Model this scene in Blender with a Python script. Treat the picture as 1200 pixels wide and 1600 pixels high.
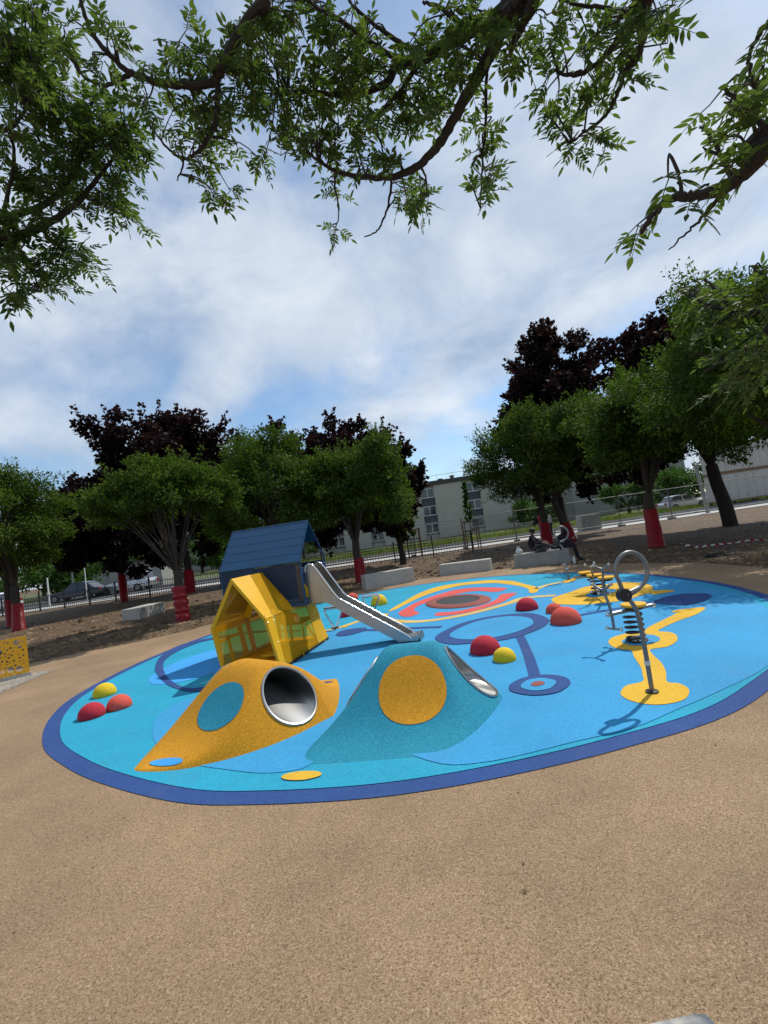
import bpy, bmesh, math, random
import numpy as np
from mathutils import Vector, Matrix, noise as mnoise

for o in list(bpy.data.objects):
    bpy.data.objects.remove(o)
scene = bpy.context.scene
col = scene.collection
R = math.radians

# ------------------------------------------------------------------ camera
CAM_H, ROLL, PITCH, FPX = 1.6, R(8.2), R(2.94), 733.0
cam_data = bpy.data.cameras.new('camera')
cam = bpy.data.objects.new('camera', cam_data)
col.objects.link(cam)
_U = Vector((0, -math.sin(PITCH), math.cos(PITCH)))
_Fw = Vector((0, math.cos(PITCH), math.sin(PITCH)))
_X = Vector((1, 0, 0)) * math.cos(ROLL) - _U * math.sin(ROLL)
_Y = Vector((1, 0, 0)) * math.sin(ROLL) + _U * math.cos(ROLL)
_m = Matrix((_X, _Y, -_Fw)).transposed().to_4x4()
_m.translation = Vector((0, 0, CAM_H))
cam.matrix_world = _m
cam_data.sensor_fit = 'VERTICAL'
cam_data.sensor_height = 24.0
cam_data.lens = 24.0 * FPX / 1600.0
cam_data.clip_start = 0.05
cam_data.clip_end = 1000.0
scene.camera = cam

# ------------------------------------------------------------------ sky and sun
SUN_AZ, SUN_EL = R(46.0), R(54.0)          # azimuth from +Y towards +X
world = bpy.data.worlds.new('World')
scene.world = world
world.use_nodes = True
wn = world.node_tree.nodes
wl = world.node_tree.links
wn.clear()
w_out = wn.new('ShaderNodeOutputWorld')
w_bg = wn.new('ShaderNodeBackground')
sky = wn.new('ShaderNodeTexSky')
sky.sky_type = 'NISHITA'
sky.sun_disc = False
sky.sun_elevation = SUN_EL
sky.sun_rotation = SUN_AZ
sky.air_density = 1.0
sky.dust_density = 0.5
sky.ozone_density = 1.2
SKY_STRENGTH = 0.118
w_bg.inputs['Strength'].default_value = SKY_STRENGTH
tc = wn.new('ShaderNodeTexCoord')
sep = wn.new('ShaderNodeSeparateXYZ')
wl.new(tc.outputs['Generated'], sep.inputs[0])
zc = wn.new('ShaderNodeMath'); zc.operation = 'MAXIMUM'; zc.inputs[1].default_value = 0.0
wl.new(sep.outputs['Z'], zc.inputs[0])
za = wn.new('ShaderNodeMath'); za.operation = 'ADD'; za.inputs[1].default_value = 0.42
wl.new(zc.outputs[0], za.inputs[0])
dvx = wn.new('ShaderNodeMath'); dvx.operation = 'DIVIDE'
dvy = wn.new('ShaderNodeMath'); dvy.operation = 'DIVIDE'
wl.new(sep.outputs['X'], dvx.inputs[0]); wl.new(za.outputs[0], dvx.inputs[1])
wl.new(sep.outputs['Y'], dvy.inputs[0]); wl.new(za.outputs[0], dvy.inputs[1])
cmb = wn.new('ShaderNodeCombineXYZ')
wl.new(dvx.outputs[0], cmb.inputs[0]); wl.new(dvy.outputs[0], cmb.inputs[1])
mapn = wn.new('ShaderNodeMapping')
mapn.inputs['Location'].default_value = (5.2, 0.6, 0.0)
mapn.inputs['Rotation'].default_value = (0, 0, R(28))
mapn.inputs['Scale'].default_value = (1.25, 1.35, 1.0)
wl.new(cmb.outputs[0], mapn.inputs['Vector'])
def wnoise(scale, detail, rough, dist):
    n = wn.new('ShaderNodeTexNoise')
    n.inputs['Scale'].default_value = scale
    n.inputs['Detail'].default_value = detail
    n.inputs['Roughness'].default_value = rough
    n.inputs['Distortion'].default_value = dist
    wl.new(mapn.outputs[0], n.inputs['Vector'])
    return n
n_cov = wnoise(1.35, 9.0, 0.56, 0.3)
n_tone = wnoise(2.6, 9.0, 0.58, 0.35)
cov = wn.new('ShaderNodeValToRGB')
cov.color_ramp.elements[0].position = 0.335
cov.color_ramp.elements[1].position = 0.59
cov.color_ramp.interpolation = 'EASE'
wl.new(n_cov.outputs['Fac'], cov.inputs[0])
tone = wn.new('ShaderNodeValToRGB')
tone.color_ramp.elements[0].position = 0.30
tone.color_ramp.elements[0].color = (3.75, 4.85, 6.5, 1)
tone.color_ramp.elements[1].position = 0.70
tone.color_ramp.elements[1].color = (7.8, 8.4, 9.1, 1)
wl.new(n_tone.outputs['Fac'], tone.inputs[0])
covm = wn.new('ShaderNodeMath'); covm.operation = 'MULTIPLY'; covm.inputs[1].default_value = 0.93
wl.new(cov.outputs['Color'], covm.inputs[0])
mixc = wn.new('ShaderNodeMix'); mixc.data_type = 'RGBA'
wl.new(covm.outputs[0], mixc.inputs['Factor'])
skm = wn.new('ShaderNodeMix'); skm.data_type = 'RGBA'; skm.blend_type = 'MULTIPLY'; skm.inputs['Factor'].default_value = 1.0
skm.inputs['B'].default_value = (1.10, 1.26, 1.34, 1)
wl.new(sky.outputs[0], skm.inputs['A'])
wl.new(skm.outputs['Result'], mixc.inputs['A'])
wl.new(tone.outputs['Color'], mixc.inputs['B'])
wl.new(mixc.outputs['Result'], w_bg.inputs['Color'])
wl.new(w_bg.outputs[0], w_out.inputs['Surface'])

sun_data = bpy.data.lights.new('sun', 'SUN')
sun_data.energy = 4.7
sun_data.angle = R(0.53)
sun_data.color = (1.0, 0.95, 0.87)
sun = bpy.data.objects.new('sun', sun_data)
col.objects.link(sun)
SUN_DIR = Vector((math.sin(SUN_AZ) * math.cos(SUN_EL), math.cos(SUN_AZ) * math.cos(SUN_EL), math.sin(SUN_EL)))
sun.location = SUN_DIR * 60
sun.rotation_euler = SUN_DIR.to_track_quat('Z', 'Y').to_euler()

vs = scene.view_settings
vs.view_transform = 'Standard'
vs.look = 'None'
vs.exposure = -0.18
vs.gamma = 1.0
vs.use_curve_mapping = False
scene.cycles.max_bounces = 8
scene.cycles.transparent_max_bounces = 16

# ------------------------------------------------------------------ survey helpers: photo pixel -> place in the world
def ray(px, py):
    dx, dy = (px - 600) / FPX, -(py - 800) / FPX
    a = dx * math.cos(ROLL) + dy * math.sin(ROLL)
    b = -dx * math.sin(ROLL) + dy * math.cos(ROLL)
    return Vector((a, math.cos(PITCH) - b * math.sin(PITCH), math.sin(PITCH) + b * math.cos(PITCH)))
def G(px, py, z=0.0):
    d = ray(px, py); t = (z - CAM_H) / d.z
    return Vector((d.x * t, d.y * t, z))
def D(px, py, Y):
    d = ray(px, py); t = Y / d.y
    return Vector((d.x * t, Y, CAM_H + d.z * t))
def A(px, py, dist):
    return Vector((0, 0, CAM_H)) + ray(px, py).normalized() * dist

# ------------------------------------------------------------------ tagging
def tag(o, label=None, cat=None, group=None, kind=None):
    if label: o['label'] = label
    if cat: o['category'] = cat
    if group: o['group'] = group
    if kind: o['kind'] = kind
    return o
def empty(name, loc=(0, 0, 0), rz=0.0):
    o = bpy.data.objects.new(name, None)
    o.empty_display_size = 0.1
    o.location = loc
    o.rotation_euler = (0, 0, rz)
    col.objects.link(o)
    return o
def link(name, mesh, parent=None, loc=None):
    o = bpy.data.objects.new(name, mesh)
    col.objects.link(o)
    if parent: o.parent = parent
    if loc is not None: o.location = loc
    return o
def copy_tree(o, parent=None):
    c = o.copy(); col.objects.link(c); c.parent = parent
    for ch in o.children: copy_tree(ch, c)
    return c

# ------------------------------------------------------------------ materials
def M(name, color, rough=0.6, metal=0.0, var=0.12, scale=6.0, bump=0.0, bscale=40.0, spec=0.4, tint=None, coat=0.0):
    m = bpy.data.materials.new(name); m.use_nodes = True
    nt = m.node_tree; N = nt.nodes; L = nt.links
    b = N['Principled BSDF']
    b.inputs['Roughness'].default_value = rough
    b.inputs['Metallic'].default_value = metal
    b.inputs['Specular IOR Level'].default_value = spec
    if coat:
        b.inputs['Coat Weight'].default_value = coat
        b.inputs['Coat Roughness'].default_value = 0.15
    t = N.new('ShaderNodeTexCoord')
    n = N.new('ShaderNodeTexNoise'); n.inputs['Scale'].default_value = scale
    n.inputs['Detail'].default_value = 6; n.inputs['Roughness'].default_value = 0.65
    L.new(t.outputs['Object'], n.inputs['Vector'])
    r = N.new('ShaderNodeValToRGB')
    c2 = tint if tint else tuple(min(1, c * (1 + var)) for c in color)
    r.color_ramp.elements[0].position = 0.3
    r.color_ramp.elements[1].position = 0.72
    r.color_ramp.elements[0].color = (*[c * (1 - var) for c in color], 1)
    r.color_ramp.elements[1].color = (*c2, 1)
    L.new(n.outputs['Fac'], r.inputs[0])
    L.new(r.outputs[0], b.inputs['Base Color'])
    if bump:
        n2 = N.new('ShaderNodeTexNoise'); n2.inputs['Scale'].default_value = bscale
        n2.inputs['Detail'].default_value = 4
        L.new(t.outputs['Object'], n2.inputs['Vector'])
        bp = N.new('ShaderNodeBump'); bp.inputs['Strength'].default_value = bump
        bp.inputs['Distance'].default_value = 0.01
        L.new(n2.outputs['Fac'], bp.inputs['Height'])
        L.new(bp.outputs[0], b.inputs['Normal'])
        rr = N.new('ShaderNodeMapRange')
        rr.inputs['To Min'].default_value = max(0, rough - 0.08); rr.inputs['To Max'].default_value = min(1, rough + 0.1)
        L.new(n.outputs['Fac'], rr.inputs[0]); L.new(rr.outputs[0], b.inputs['Roughness'])
    return m

def granules(name, cols, cell=150.0, blotch=0.12, bump=0.5, rough=0.85, dirt=None, dirt_amt=0.3, spread=1.0):
    """rubber granulate: coloured grains bound together"""
    m = bpy.data.materials.new(name); m.use_nodes = True
    nt = m.node_tree; N = nt.nodes; L = nt.links
    b = N['Principled BSDF']; b.inputs['Roughness'].default_value = rough
    b.inputs['Specular IOR Level'].default_value = 0.25
    t = N.new('ShaderNodeTexCoord')
    v = N.new('ShaderNodeTexVoronoi'); v.inputs['Scale'].default_value = cell
    L.new(t.outputs['Object'], v.inputs['Vector'])
    sp = N.new('ShaderNodeSeparateColor'); L.new(v.outputs['Color'], sp.inputs[0])
    v2 = N.new('ShaderNodeTexNoise'); v2.inputs['Scale'].default_value = cell * 0.33
    v2.inputs['Detail'].default_value = 3
    L.new(t.outputs['Object'], v2.inputs['Vector'])
    mx = N.new('ShaderNodeMix'); mx.data_type = 'FLOAT'; mx.inputs['Factor'].default_value = 0.45
    L.new(sp.outputs[0], mx.inputs['A']); L.new(v2.outputs['Fac'], mx.inputs['B'])
    r = N.new('ShaderNodeValToRGB'); e = r.color_ramp.elements
    k = len(cols)
    while len(e) < k: e.new(0.5)
    for i, c in enumerate(cols):
        e[i].position = 0.5 + ((i / (k - 1)) - 0.5) * 0.62 * spread
        e[i].color = (*c, 1)
    L.new(mx.outputs['Result'], r.inputs[0])
    big = N.new('ShaderNodeTexNoise'); big.inputs['Scale'].default_value = 0.9
    big.inputs['Detail'].default_value = 7; big.inputs['Roughness'].default_value = 0.6
    L.new(t.outputs['Object'], big.inputs['Vector'])
    br = N.new('ShaderNodeMapRange'); br.inputs['From Min'].default_value = 0.3; br.inputs['From Max'].default_value = 0.7
    br.inputs['To Min'].default_value = 1 - blotch; br.inputs['To Max'].default_value = 1 + blotch
    L.new(big.outputs['Fac'], br.inputs[0])
    mul = N.new('ShaderNodeMix'); mul.data_type = 'RGBA'; mul.blend_type = 'MULTIPLY'; mul.inputs['Factor'].default_value = 1
    L.new(r.outputs[0], mul.inputs['A'])
    cc = N.new('ShaderNodeCombineColor')
    for i in range(3): L.new(br.outputs[0], cc.inputs[i])
    L.new(cc.outputs[0], mul.inputs['B'])
    last = mul.outputs['Result']
    if dirt:
        dn = N.new('ShaderNodeTexNoise'); dn.inputs['Scale'].default_value = 2.3
        dn.inputs['Detail'].default_value = 9; dn.inputs['Roughness'].default_value = 0.72
        L.new(t.outputs['Object'], dn.inputs['Vector'])
        dr = N.new('ShaderNodeMapRange'); dr.inputs['From Min'].default_value = 0.52; dr.inputs['From Max'].default_value = 0.75
        dr.inputs['To Max'].default_value = dirt_amt
        L.new(dn.outputs['Fac'], dr.inputs[0])
        dm = N.new('ShaderNodeMix'); dm.data_type = 'RGBA'
        L.new(dr.outputs[0], dm.inputs['Factor']); L.new(last, dm.inputs['A'])
        dm.inputs['B'].default_value = (*dirt, 1)
        last = dm.outputs['Result']
    L.new(last, b.inputs['Base Color'])
    bp = N.new('ShaderNodeBump'); bp.inputs['Strength'].default_value = bump; bp.inputs['Distance'].default_value = 0.004
    L.new(v.outputs['Distance'], bp.inputs['Height']); bp.invert = True
    L.new(bp.outputs[0], b.inputs['Normal'])
    return m

def perforated(name, color, pitch, radius, rough=0.45, square=False):
    """sheet metal punched full of small round holes in staggered rows"""
    m = bpy.data.materials.new(name); m.use_nodes = True
    nt = m.node_tree; N = nt.nodes; L = nt.links
    b = N['Principled BSDF']; b.inputs['Base Color'].default_value = (*color, 1); b.inputs['Roughness'].default_value = rough
    uv = N.new('ShaderNodeUVMap'); uv.uv_map = 'UVMap'
    mp = N.new('ShaderNodeMapping'); mp.inputs['Rotation'].default_value = (0, 0, R(45))
    L.new(uv.outputs[0], mp.inputs[0])
    v = N.new('ShaderNodeTexVoronoi'); v.voronoi_dimensions = '2D'
    v.inputs['Scale'].default_value = 1.0 / pitch; v.inputs['Randomness'].default_value = 0.0
    L.new(mp.outputs[0], v.inputs['Vector'])
    lt = N.new('ShaderNodeMath'); lt.operation = 'LESS_THAN'; lt.inputs[1].default_value = radius
    L.new(v.outputs['Distance'], lt.inputs[0])
    tr = N.new('ShaderNodeBsdfTransparent')
    mx = N.new('ShaderNodeMixShader')
    L.new(lt.outputs[0], mx.inputs[0]); L.new(b.outputs[0], mx.inputs[1]); L.new(tr.outputs[0], mx.inputs[2])
    L.new(mx.outputs[0], N['Material Output'].inputs['Surface'])
    return m

def tinted(name, color, amount, rough=0.35):
    """see-through coloured panel"""
    m = bpy.data.materials.new(name); m.use_nodes = True
    nt = m.node_tree; N = nt.nodes; L = nt.links
    b = N['Principled BSDF']; b.inputs['Base Color'].default_value = (*color, 1); b.inputs['Roughness'].default_value = rough; b.inputs['Specular IOR Level'].default_value = 0.15
    tr = N.new('ShaderNodeBsdfTransparent'); tr.inputs['Color'].default_value = (1.0, 0.88, 0.42, 1)
    mx = N.new('ShaderNodeMixShader'); mx.inputs[0].default_value = amount
    L.new(tr.outputs[0], mx.inputs[1]); L.new(b.outputs[0], mx.inputs[2])
    L.new(mx.outputs[0], N['Material Output'].inputs['Surface'])
    return m

def leaf_mat(name, dark, light, trans, tfac=0.4, rough=0.62, spec=0.06):
    m = bpy.data.materials.new(name); m.use_nodes = True
    nt = m.node_tree; N = nt.nodes; L = nt.links
    b = N['Principled BSDF']; b.inputs['Roughness'].default_value = rough
    b.inputs['Specular IOR Level'].default_value = spec
    at = N.new('ShaderNodeAttribute'); at.attribute_name = 'tint'
    mx = N.new('ShaderNodeMix'); mx.data_type = 'RGBA'
    L.new(at.outputs['Fac'], mx.inputs['Factor'])
    mx.inputs['A'].default_value = (*dark, 1); mx.inputs['B'].default_value = (*light, 1)
    L.new(mx.outputs['Result'], b.inputs['Base Color'])
    tl = N.new('ShaderNodeBsdfTranslucent')
    mt = N.new('ShaderNodeMix'); mt.data_type = 'RGBA'; mt.blend_type = 'MULTIPLY'; mt.inputs['Factor'].default_value = 1.0
    L.new(mx.outputs['Result'], mt.inputs['A']); mt.inputs['B'].default_value = (*trans, 1)
    L.new(mt.outputs['Result'], tl.inputs['Color'])
    ms = N.new('ShaderNodeMixShader'); ms.inputs[0].default_value = tfac
    L.new(b.outputs[0], ms.inputs[1]); L.new(tl.outputs[0], ms.inputs[2])
    L.new(ms.outputs[0], N['Material Output'].inputs['Surface'])
    return m

MT = {}
MT['beige'] = granules('beige rubber granulate', [(0.105, 0.065, 0.035), (0.214, 0.140, 0.079), (0.259, 0.173, 0.101), (0.30, 0.205, 0.124), (0.40, 0.298, 0.195)],
                       cell=215, blotch=0.22, bump=0.42, dirt=(0.205, 0.152, 0.086), dirt_amt=0.75)
def rubber(name, c, w=0.28, **k):
    return granules(name, [tuple(x * (1 - w) for x in c), c, c, tuple(min(1, x * (1 + w) + 0.012) for x in c)], cell=210, blotch=0.11, bump=0.35, dirt=tuple(x * 0.72 + 0.045 for x in c), dirt_amt=0.5, **k)
MT['navy'] = rubber('navy rubber', (0.021, 0.062, 0.205))
MT['teal'] = rubber('turquoise rubber', (0.016, 0.285, 0.435))
MT['skyblue'] = rubber('sky blue rubber', (0.034, 0.268, 0.51))
MT['lilac'] = rubber('light blue rubber', (0.045, 0.30, 0.66))
MT['yellow'] = rubber('yellow rubber', (0.62, 0.37, 0.028))
MT['sand'] = rubber('pale yellow rubber', (0.55, 0.40, 0.13))
MT['coral'] = rubber('coral rubber', (0.58, 0.085, 0.075))
MT['brick'] = rubber('brick red rubber', (0.24, 0.075, 0.06))
def mound_rubber(name, c):
    return granules(name, [tuple(x * 0.72 for x in c), c, tuple(x * 1.08 for x in c), tuple(min(1, x * 1.4 + 0.012) for x in c)], cell=170, blotch=0.1, bump=0.55)
MT['mteal'] = mound_rubber('turquoise mound rubber', (0.013, 0.205, 0.300))
MT['myellow'] = mound_rubber('ochre mound rubber', (0.48, 0.222, 0.009))
MT['dome_red'] = rubber('red dome rubber', (0.42, 0.022, 0.04))
MT['dome_coral'] = rubber('coral dome rubber', (0.60, 0.085, 0.06))
MT['dome_yellow'] = rubber('yellow dome rubber', (0.68, 0.48, 0.02))
MT['soil'] = granules('dry soil and wood chips', [(0.02, 0.012, 0.007), (0.066, 0.041, 0.023), (0.108, 0.069, 0.038), (0.21, 0.145, 0.083)],
                      cell=26, blotch=0.35, bump=1.0, dirt=(0.165, 0.112, 0.062), dirt_amt=0.8)
MT['gravel'] = granules('grey gravel', [(0.08, 0.07, 0.06), (0.2, 0.18, 0.15), (0.3, 0.27, 0.23), (0.4, 0.37, 0.33)], cell=45, blotch=0.2, bump=1.0)
MT['road'] = M('sunlit pale concrete road', (0.40, 0.39, 0.37), 0.9, var=0.12, scale=1.2, bump=0.3, bscale=30)
MT['asphalt'] = M('worn asphalt', (0.075, 0.075, 0.078), 0.9, var=0.25, scale=2, bump=0.3)
MT['kerb'] = M('kerb stone', (0.22, 0.21, 0.20), 0.85, var=0.15, scale=3)
MT['grassland'] = M('grass ground', (0.055, 0.075, 0.022), 0.9, var=0.4, scale=0.7, tint=(0.13, 0.15, 0.045))
MT['concrete'] = M('pale concrete', (0.40, 0.385, 0.35), 0.85, var=0.14, scale=5, bump=0.25, bscale=60)
MT['concrete2'] = M('grey weathered concrete', (0.27, 0.27, 0.25), 0.88, var=0.2, scale=4, bump=0.3, bscale=50)
MT['steel'] = M('brushed stainless steel', (0.40, 0.40, 0.39), 0.36, 1.0, var=0.08, scale=3)
MT['chrome'] = M('polished stainless tube', (0.66, 0.66, 0.65), 0.16, 1.0, var=0.06, scale=14)
MT['castmetal'] = M('dull grey metal', (0.21, 0.215, 0.215), 0.42, 0.85, var=0.12, scale=12)
MT['darkmetal'] = M('dark metal', (0.035, 0.037, 0.042), 0.45, 0.5, var=0.2, scale=10)
MT['springmetal'] = M('dark coated spring steel', (0.05, 0.055, 0.065), 0.38, 0.8, var=0.2, scale=20)
MT['blacksteel'] = M('black painted steel', (0.012, 0.012, 0.014), 0.45, 0.0, var=0.2, scale=5)
MT['ypaint'] = M('yellow powder coat', (0.71, 0.385, 0.006), 0.42, var=0.05, scale=3, bump=0.03, bscale=200)
MT['ytint'] = tinted('yellow finely perforated sheet', (0.62, 0.36, 0.012), 0.44, 0.75)
MT['orange'] = M('orange plastic', (0.70, 0.26, 0.015), 0.4, var=0.05)
MT['bpaint'] = M('blue powder coat', (0.008, 0.060, 0.140), 0.38, var=0.12, scale=4, bump=0.03, bscale=200)
MT['bdark'] = M('dark blue powder coat', (0.010, 0.030, 0.085), 0.45, var=0.15, scale=5)
MT['bperf'] = perforated('blue perforated sheet', (0.008, 0.036, 0.085), 0.021, 0.36)
MT['amber'] = M('amber powder coat', (0.78, 0.40, 0.012), 0.45, var=0.06, scale=4)
MT['white'] = M('white paint', (0.75, 0.75, 0.72), 0.5, var=0.05)
MT['black'] = M('black rubber', (0.014, 0.014, 0.014), 0.7, var=0.2)
MT['guard'] = M('red corrugated plastic', (0.27, 0.010, 0.018), 0.42, var=0.2, scale=7)
MT['bark'] = M('grey brown bark', (0.05, 0.039, 0.03), 0.9, var=0.45, scale=18, bump=0.9, bscale=35)
MT['bark2'] = M('dark bark', (0.03, 0.022, 0.018), 0.9, var=0.4, scale=14, bump=0.9, bscale=30)
MT['twig'] = M('twig bark', (0.032, 0.026, 0.021), 0.85, var=0.3, scale=25, bump=0.4, bscale=60)
MT['greenstem'] = M('green leaf stalk', (0.10, 0.13, 0.04), 0.7, var=0.2, scale=20)
MT['ash'] = leaf_mat('ash leaf', (0.016, 0.034, 0.007), (0.100, 0.150, 0.026), (1.25, 1.5, 0.55), 0.30)
MT['ashnear'] = leaf_mat('near ash leaf', (0.022, 0.043, 0.011), (0.115, 0.155, 0.042), (1.45, 1.7, 0.75), 0.40, spec=0.2)
MT['maple'] = leaf_mat('purple maple leaf', (0.011, 0.007, 0.0075), (0.033, 0.020, 0.020), (1.4, 0.85, 0.75), 0.25)
MT['fargreen'] = leaf_mat('far foliage', (0.025, 0.055, 0.014), (0.07, 0.12, 0.028), (1.3, 1.7, 0.7), 0.3)
MT['fencewire'] = M('galvanised wire', (0.14, 0.14, 0.14), 0.6, 0.3, var=0.15, scale=6)
MT['grass'] = leaf_mat('long grass blade', (0.06, 0.10, 0.02), (0.20, 0.21, 0.06), (1.2, 1.4, 0.7), 0.35)
MT['wood'] = M('timber stake', (0.20, 0.13, 0.075), 0.8, var=0.3, scale=8)
MT['cream'] = M('cream render', (0.38, 0.365, 0.31), 0.9, var=0.09, scale=0.5)
MT['cream2'] = M('pale grey render', (0.26, 0.26, 0.235), 0.9, var=0.1, scale=0.5)
MT['parapet'] = M('dark roof edge', (0.055, 0.048, 0.045), 0.7, var=0.2, scale=1)
MT['spandrel'] = M('slate grey panel', (0.06, 0.065, 0.075), 0.6, var=0.2, scale=1)
MT['glass'] = M('window glass', (0.035, 0.042, 0.05), 0.08, 0.0, var=0.2, scale=2, spec=0.8)
MT['carglass'] = M('car glass', (0.02, 0.025, 0.03), 0.05, 0.0, var=0.1, scale=2, spec=0.9)
MT['silver'] = M('silver car paint', (0.48, 0.49, 0.50), 0.28, 0.6, var=0.05, coat=0.6)
MT['darkcar'] = M('dark car paint', (0.02, 0.022, 0.03), 0.25, 0.3, var=0.1, coat=0.6)
MT['whitecar'] = M('white car paint', (0.70, 0.70, 0.70), 0.3, 0.0, var=0.03, coat=0.5)
MT['lens'] = M('lamp lens', (0.6, 0.6, 0.58), 0.12, 0.0, var=0.05, spec=0.8)
MT['redlens'] = M('red lamp lens', (0.35, 0.01, 0.01), 0.2, 0.0, var=0.05, spec=0.8)
MT['skin'] = M('brown skin', (0.22, 0.12, 0.075), 0.55, var=0.08, scale=20)
MT['hair'] = M('black hair', (0.01, 0.008, 0.007), 0.6, var=0.3, scale=60)
MT['navycloth'] = M('black cloth', (0.012, 0.012, 0.018), 0.9, var=0.3, scale=25)
MT['greycloth'] = M('charcoal cloth', (0.03, 0.028, 0.035), 0.9, var=0.3, scale=25)
MT['pinkcloth'] = M('pink red cloth', (0.42, 0.06, 0.085), 0.9, var=0.2, scale=20)
MT['whitecloth'] = M('white cloth', (0.6, 0.58, 0.55), 0.9, var=0.1, scale=20)
MT['bag'] = M('translucent white plastic bag', (0.55, 0.58, 0.56), 0.35, var=0.1, scale=20)

# ------------------------------------------------------------------ mesh building
class MB:
    def __init__(s): s.v = []; s.f = []; s.mi = []; s.cur = 0; s.uv = {}
    def add(s, vs_, fs_):
        o = len(s.v); s.v += [tuple(p) for p in vs_]
        for f in fs_: s.f.append(tuple(o + i for i in f)); s.mi.append(s.cur)
        return s
    def box(s, c, size, rz=0.0, rot=None):
        x, y, z = size[0] / 2, size[1] / 2, size[2] / 2
        m = rot if rot is not None else Matrix.Rotation(rz, 3, 'Z')
        c = Vector(c)
        p = [c + m @ Vector((sx * x, sy * y, sz * z)) for sz in (-1, 1) for sy in (-1, 1) for sx in (-1, 1)]
        return s.add(p, [(0, 2, 3, 1), (4, 5, 7, 6), (0, 1, 5, 4), (2, 6, 7, 3), (0, 4, 6, 2), (1, 3, 7, 5)])
    def slab(s, quad, thick):
        """closed plate: polygon extruded along its normal (centred)"""
        q = [Vector(p) for p in quad]
        n = Vector((0, 0, 0))
        for i in range(len(q)): n += q[i].cross(q[(i + 1) % len(q)])
        n.normalize(); n *= thick / 2
        k = len(q)
        a = [p - n for p in q] + [p + n for p in q]
        f = [tuple(range(k - 1, -1, -1)), tuple(range(k, 2 * k))]
        f += [(i, (i + 1) % k, k + (i + 1) % k, k + i) for i in range(k)]
        return s.add(a, f)
    def tube(s, pts, r, seg=8, caps=True, closed=False):
        pts = [Vector(p) for p in pts]; n = len(pts)
        rr = r if isinstance(r, (list, tuple)) else [r] * n
        tans = []
        for i in range(n):
            if closed: t = pts[(i + 1) % n] - pts[i - 1]
            else: t = pts[min(i + 1, n - 1)] - pts[max(i - 1, 0)]
            if t.length < 1e-9: t = Vector((0, 0, 1))
            tans.append(t.normalized())
        up = Vector((0, 0, 1)) if abs(tans[0].z) < 0.9 else Vector((1, 0, 0))
        nrm = (up - tans[0] * up.dot(tans[0])).normalized()
        ring = []
        for i in range(n):
            t = tans[i]
            nrm = nrm - t * nrm.dot(t)
            nrm = nrm.normalized() if nrm.length > 1e-6 else t.orthogonal().normalized()
            b = t.cross(nrm)
            ring.append([pts[i] + (nrm * math.cos(2 * math.pi * k / seg) + b * math.sin(2 * math.pi * k / seg)) * rr[i] for k in range(seg)])
        vs_ = [p for q in ring for p in q]; fs_ = []
        for i in range(n if closed else n - 1):
            j = (i + 1) % n
            for k in range(seg):
                fs_.append((i * seg + k, i * seg + (k + 1) % seg, j * seg + (k + 1) % seg, j * seg + k))
        if caps and not closed:
            fs_.append(tuple(range(seg - 1, -1, -1))); fs_.append(tuple(range((n - 1) * seg, n * seg)))
        return s.add(vs_, fs_)
    def lathe(s, prof, c=(0, 0, 0), seg=24, wob=None):
        c = Vector(c); vs_ = []; fs_ = []
        for (r, z) in prof:
            for k in range(seg):
                a = 2 * math.pi * k / seg
                q = r if wob is None else r * wob(a, z)
                vs_.append(c + Vector((q * math.cos(a), q * math.sin(a), z)))
        n = len(prof)
        for i in range(n - 1):
            for k in range(seg):
                fs_.append((i * seg + k, i * seg + (k + 1) % seg, (i + 1) * seg + (k + 1) % seg, (i + 1) * seg + k))
        fs_.append(tuple(range(seg - 1, -1, -1))); fs_.append(tuple(range((n - 1) * seg, n * seg)))
        return s.add(vs_, fs_)
    def mesh(s, name, mats, smooth=False, bevel=0.0, autouv=False):
        me = bpy.data.meshes.new(name)
        me.from_pydata(s.v, [], s.f)
        for m in (mats if isinstance(mats, (list, tuple)) else [mats]): me.materials.append(m)
        if isinstance(mats, (list, tuple)) and len(mats) > 1: me.polygons.foreach_set('material_index', s.mi)
        if bevel:
            bm = bmesh.new(); bm.from_mesh(me)
            bmesh.ops.bevel(bm, geom=[e for e in bm.edges], offset=bevel, segments=2, profile=0.6, affect='EDGES', clamp_overlap=True)
            bm.to_mesh(me); bm.free()
        if smooth:
            me.polygons.foreach_set('use_smooth', [True] * len(me.polygons))
            try: me.set_sharp_from_angle(angle=R(42))
            except Exception: pass
        me.update()
        return me
    def build(s, name, mats, parent=None, smooth=False, bevel=0.0, loc=None):
        return link(name, s.mesh(name, mats, smooth, bevel), parent, loc)

def spline(pts, n=8, closed=False):
    """Catmull-Rom through points"""
    P_ = [Vector(p) for p in pts]; k = len(P_); out = []
    rng = range(k) if closed else range(k - 1)
    for i in rng:
        if closed: a, b, c, d = P_[i - 1], P_[i], P_[(i + 1) % k], P_[(i + 2) % k]
        else: a, b, c, d = P_[max(i - 1, 0)], P_[i], P_[i + 1], P_[min(i + 2, k - 1)]
        for j in range(n):
            t = j / n
            out.append(0.5 * ((2 * b) + (c - a) * t + (2 * a - 5 * b + 4 * c - d) * t * t + (3 * b - a - 3 * c + d) * t ** 3))
    if not closed: out.append(P_[-1])
    return out

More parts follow.
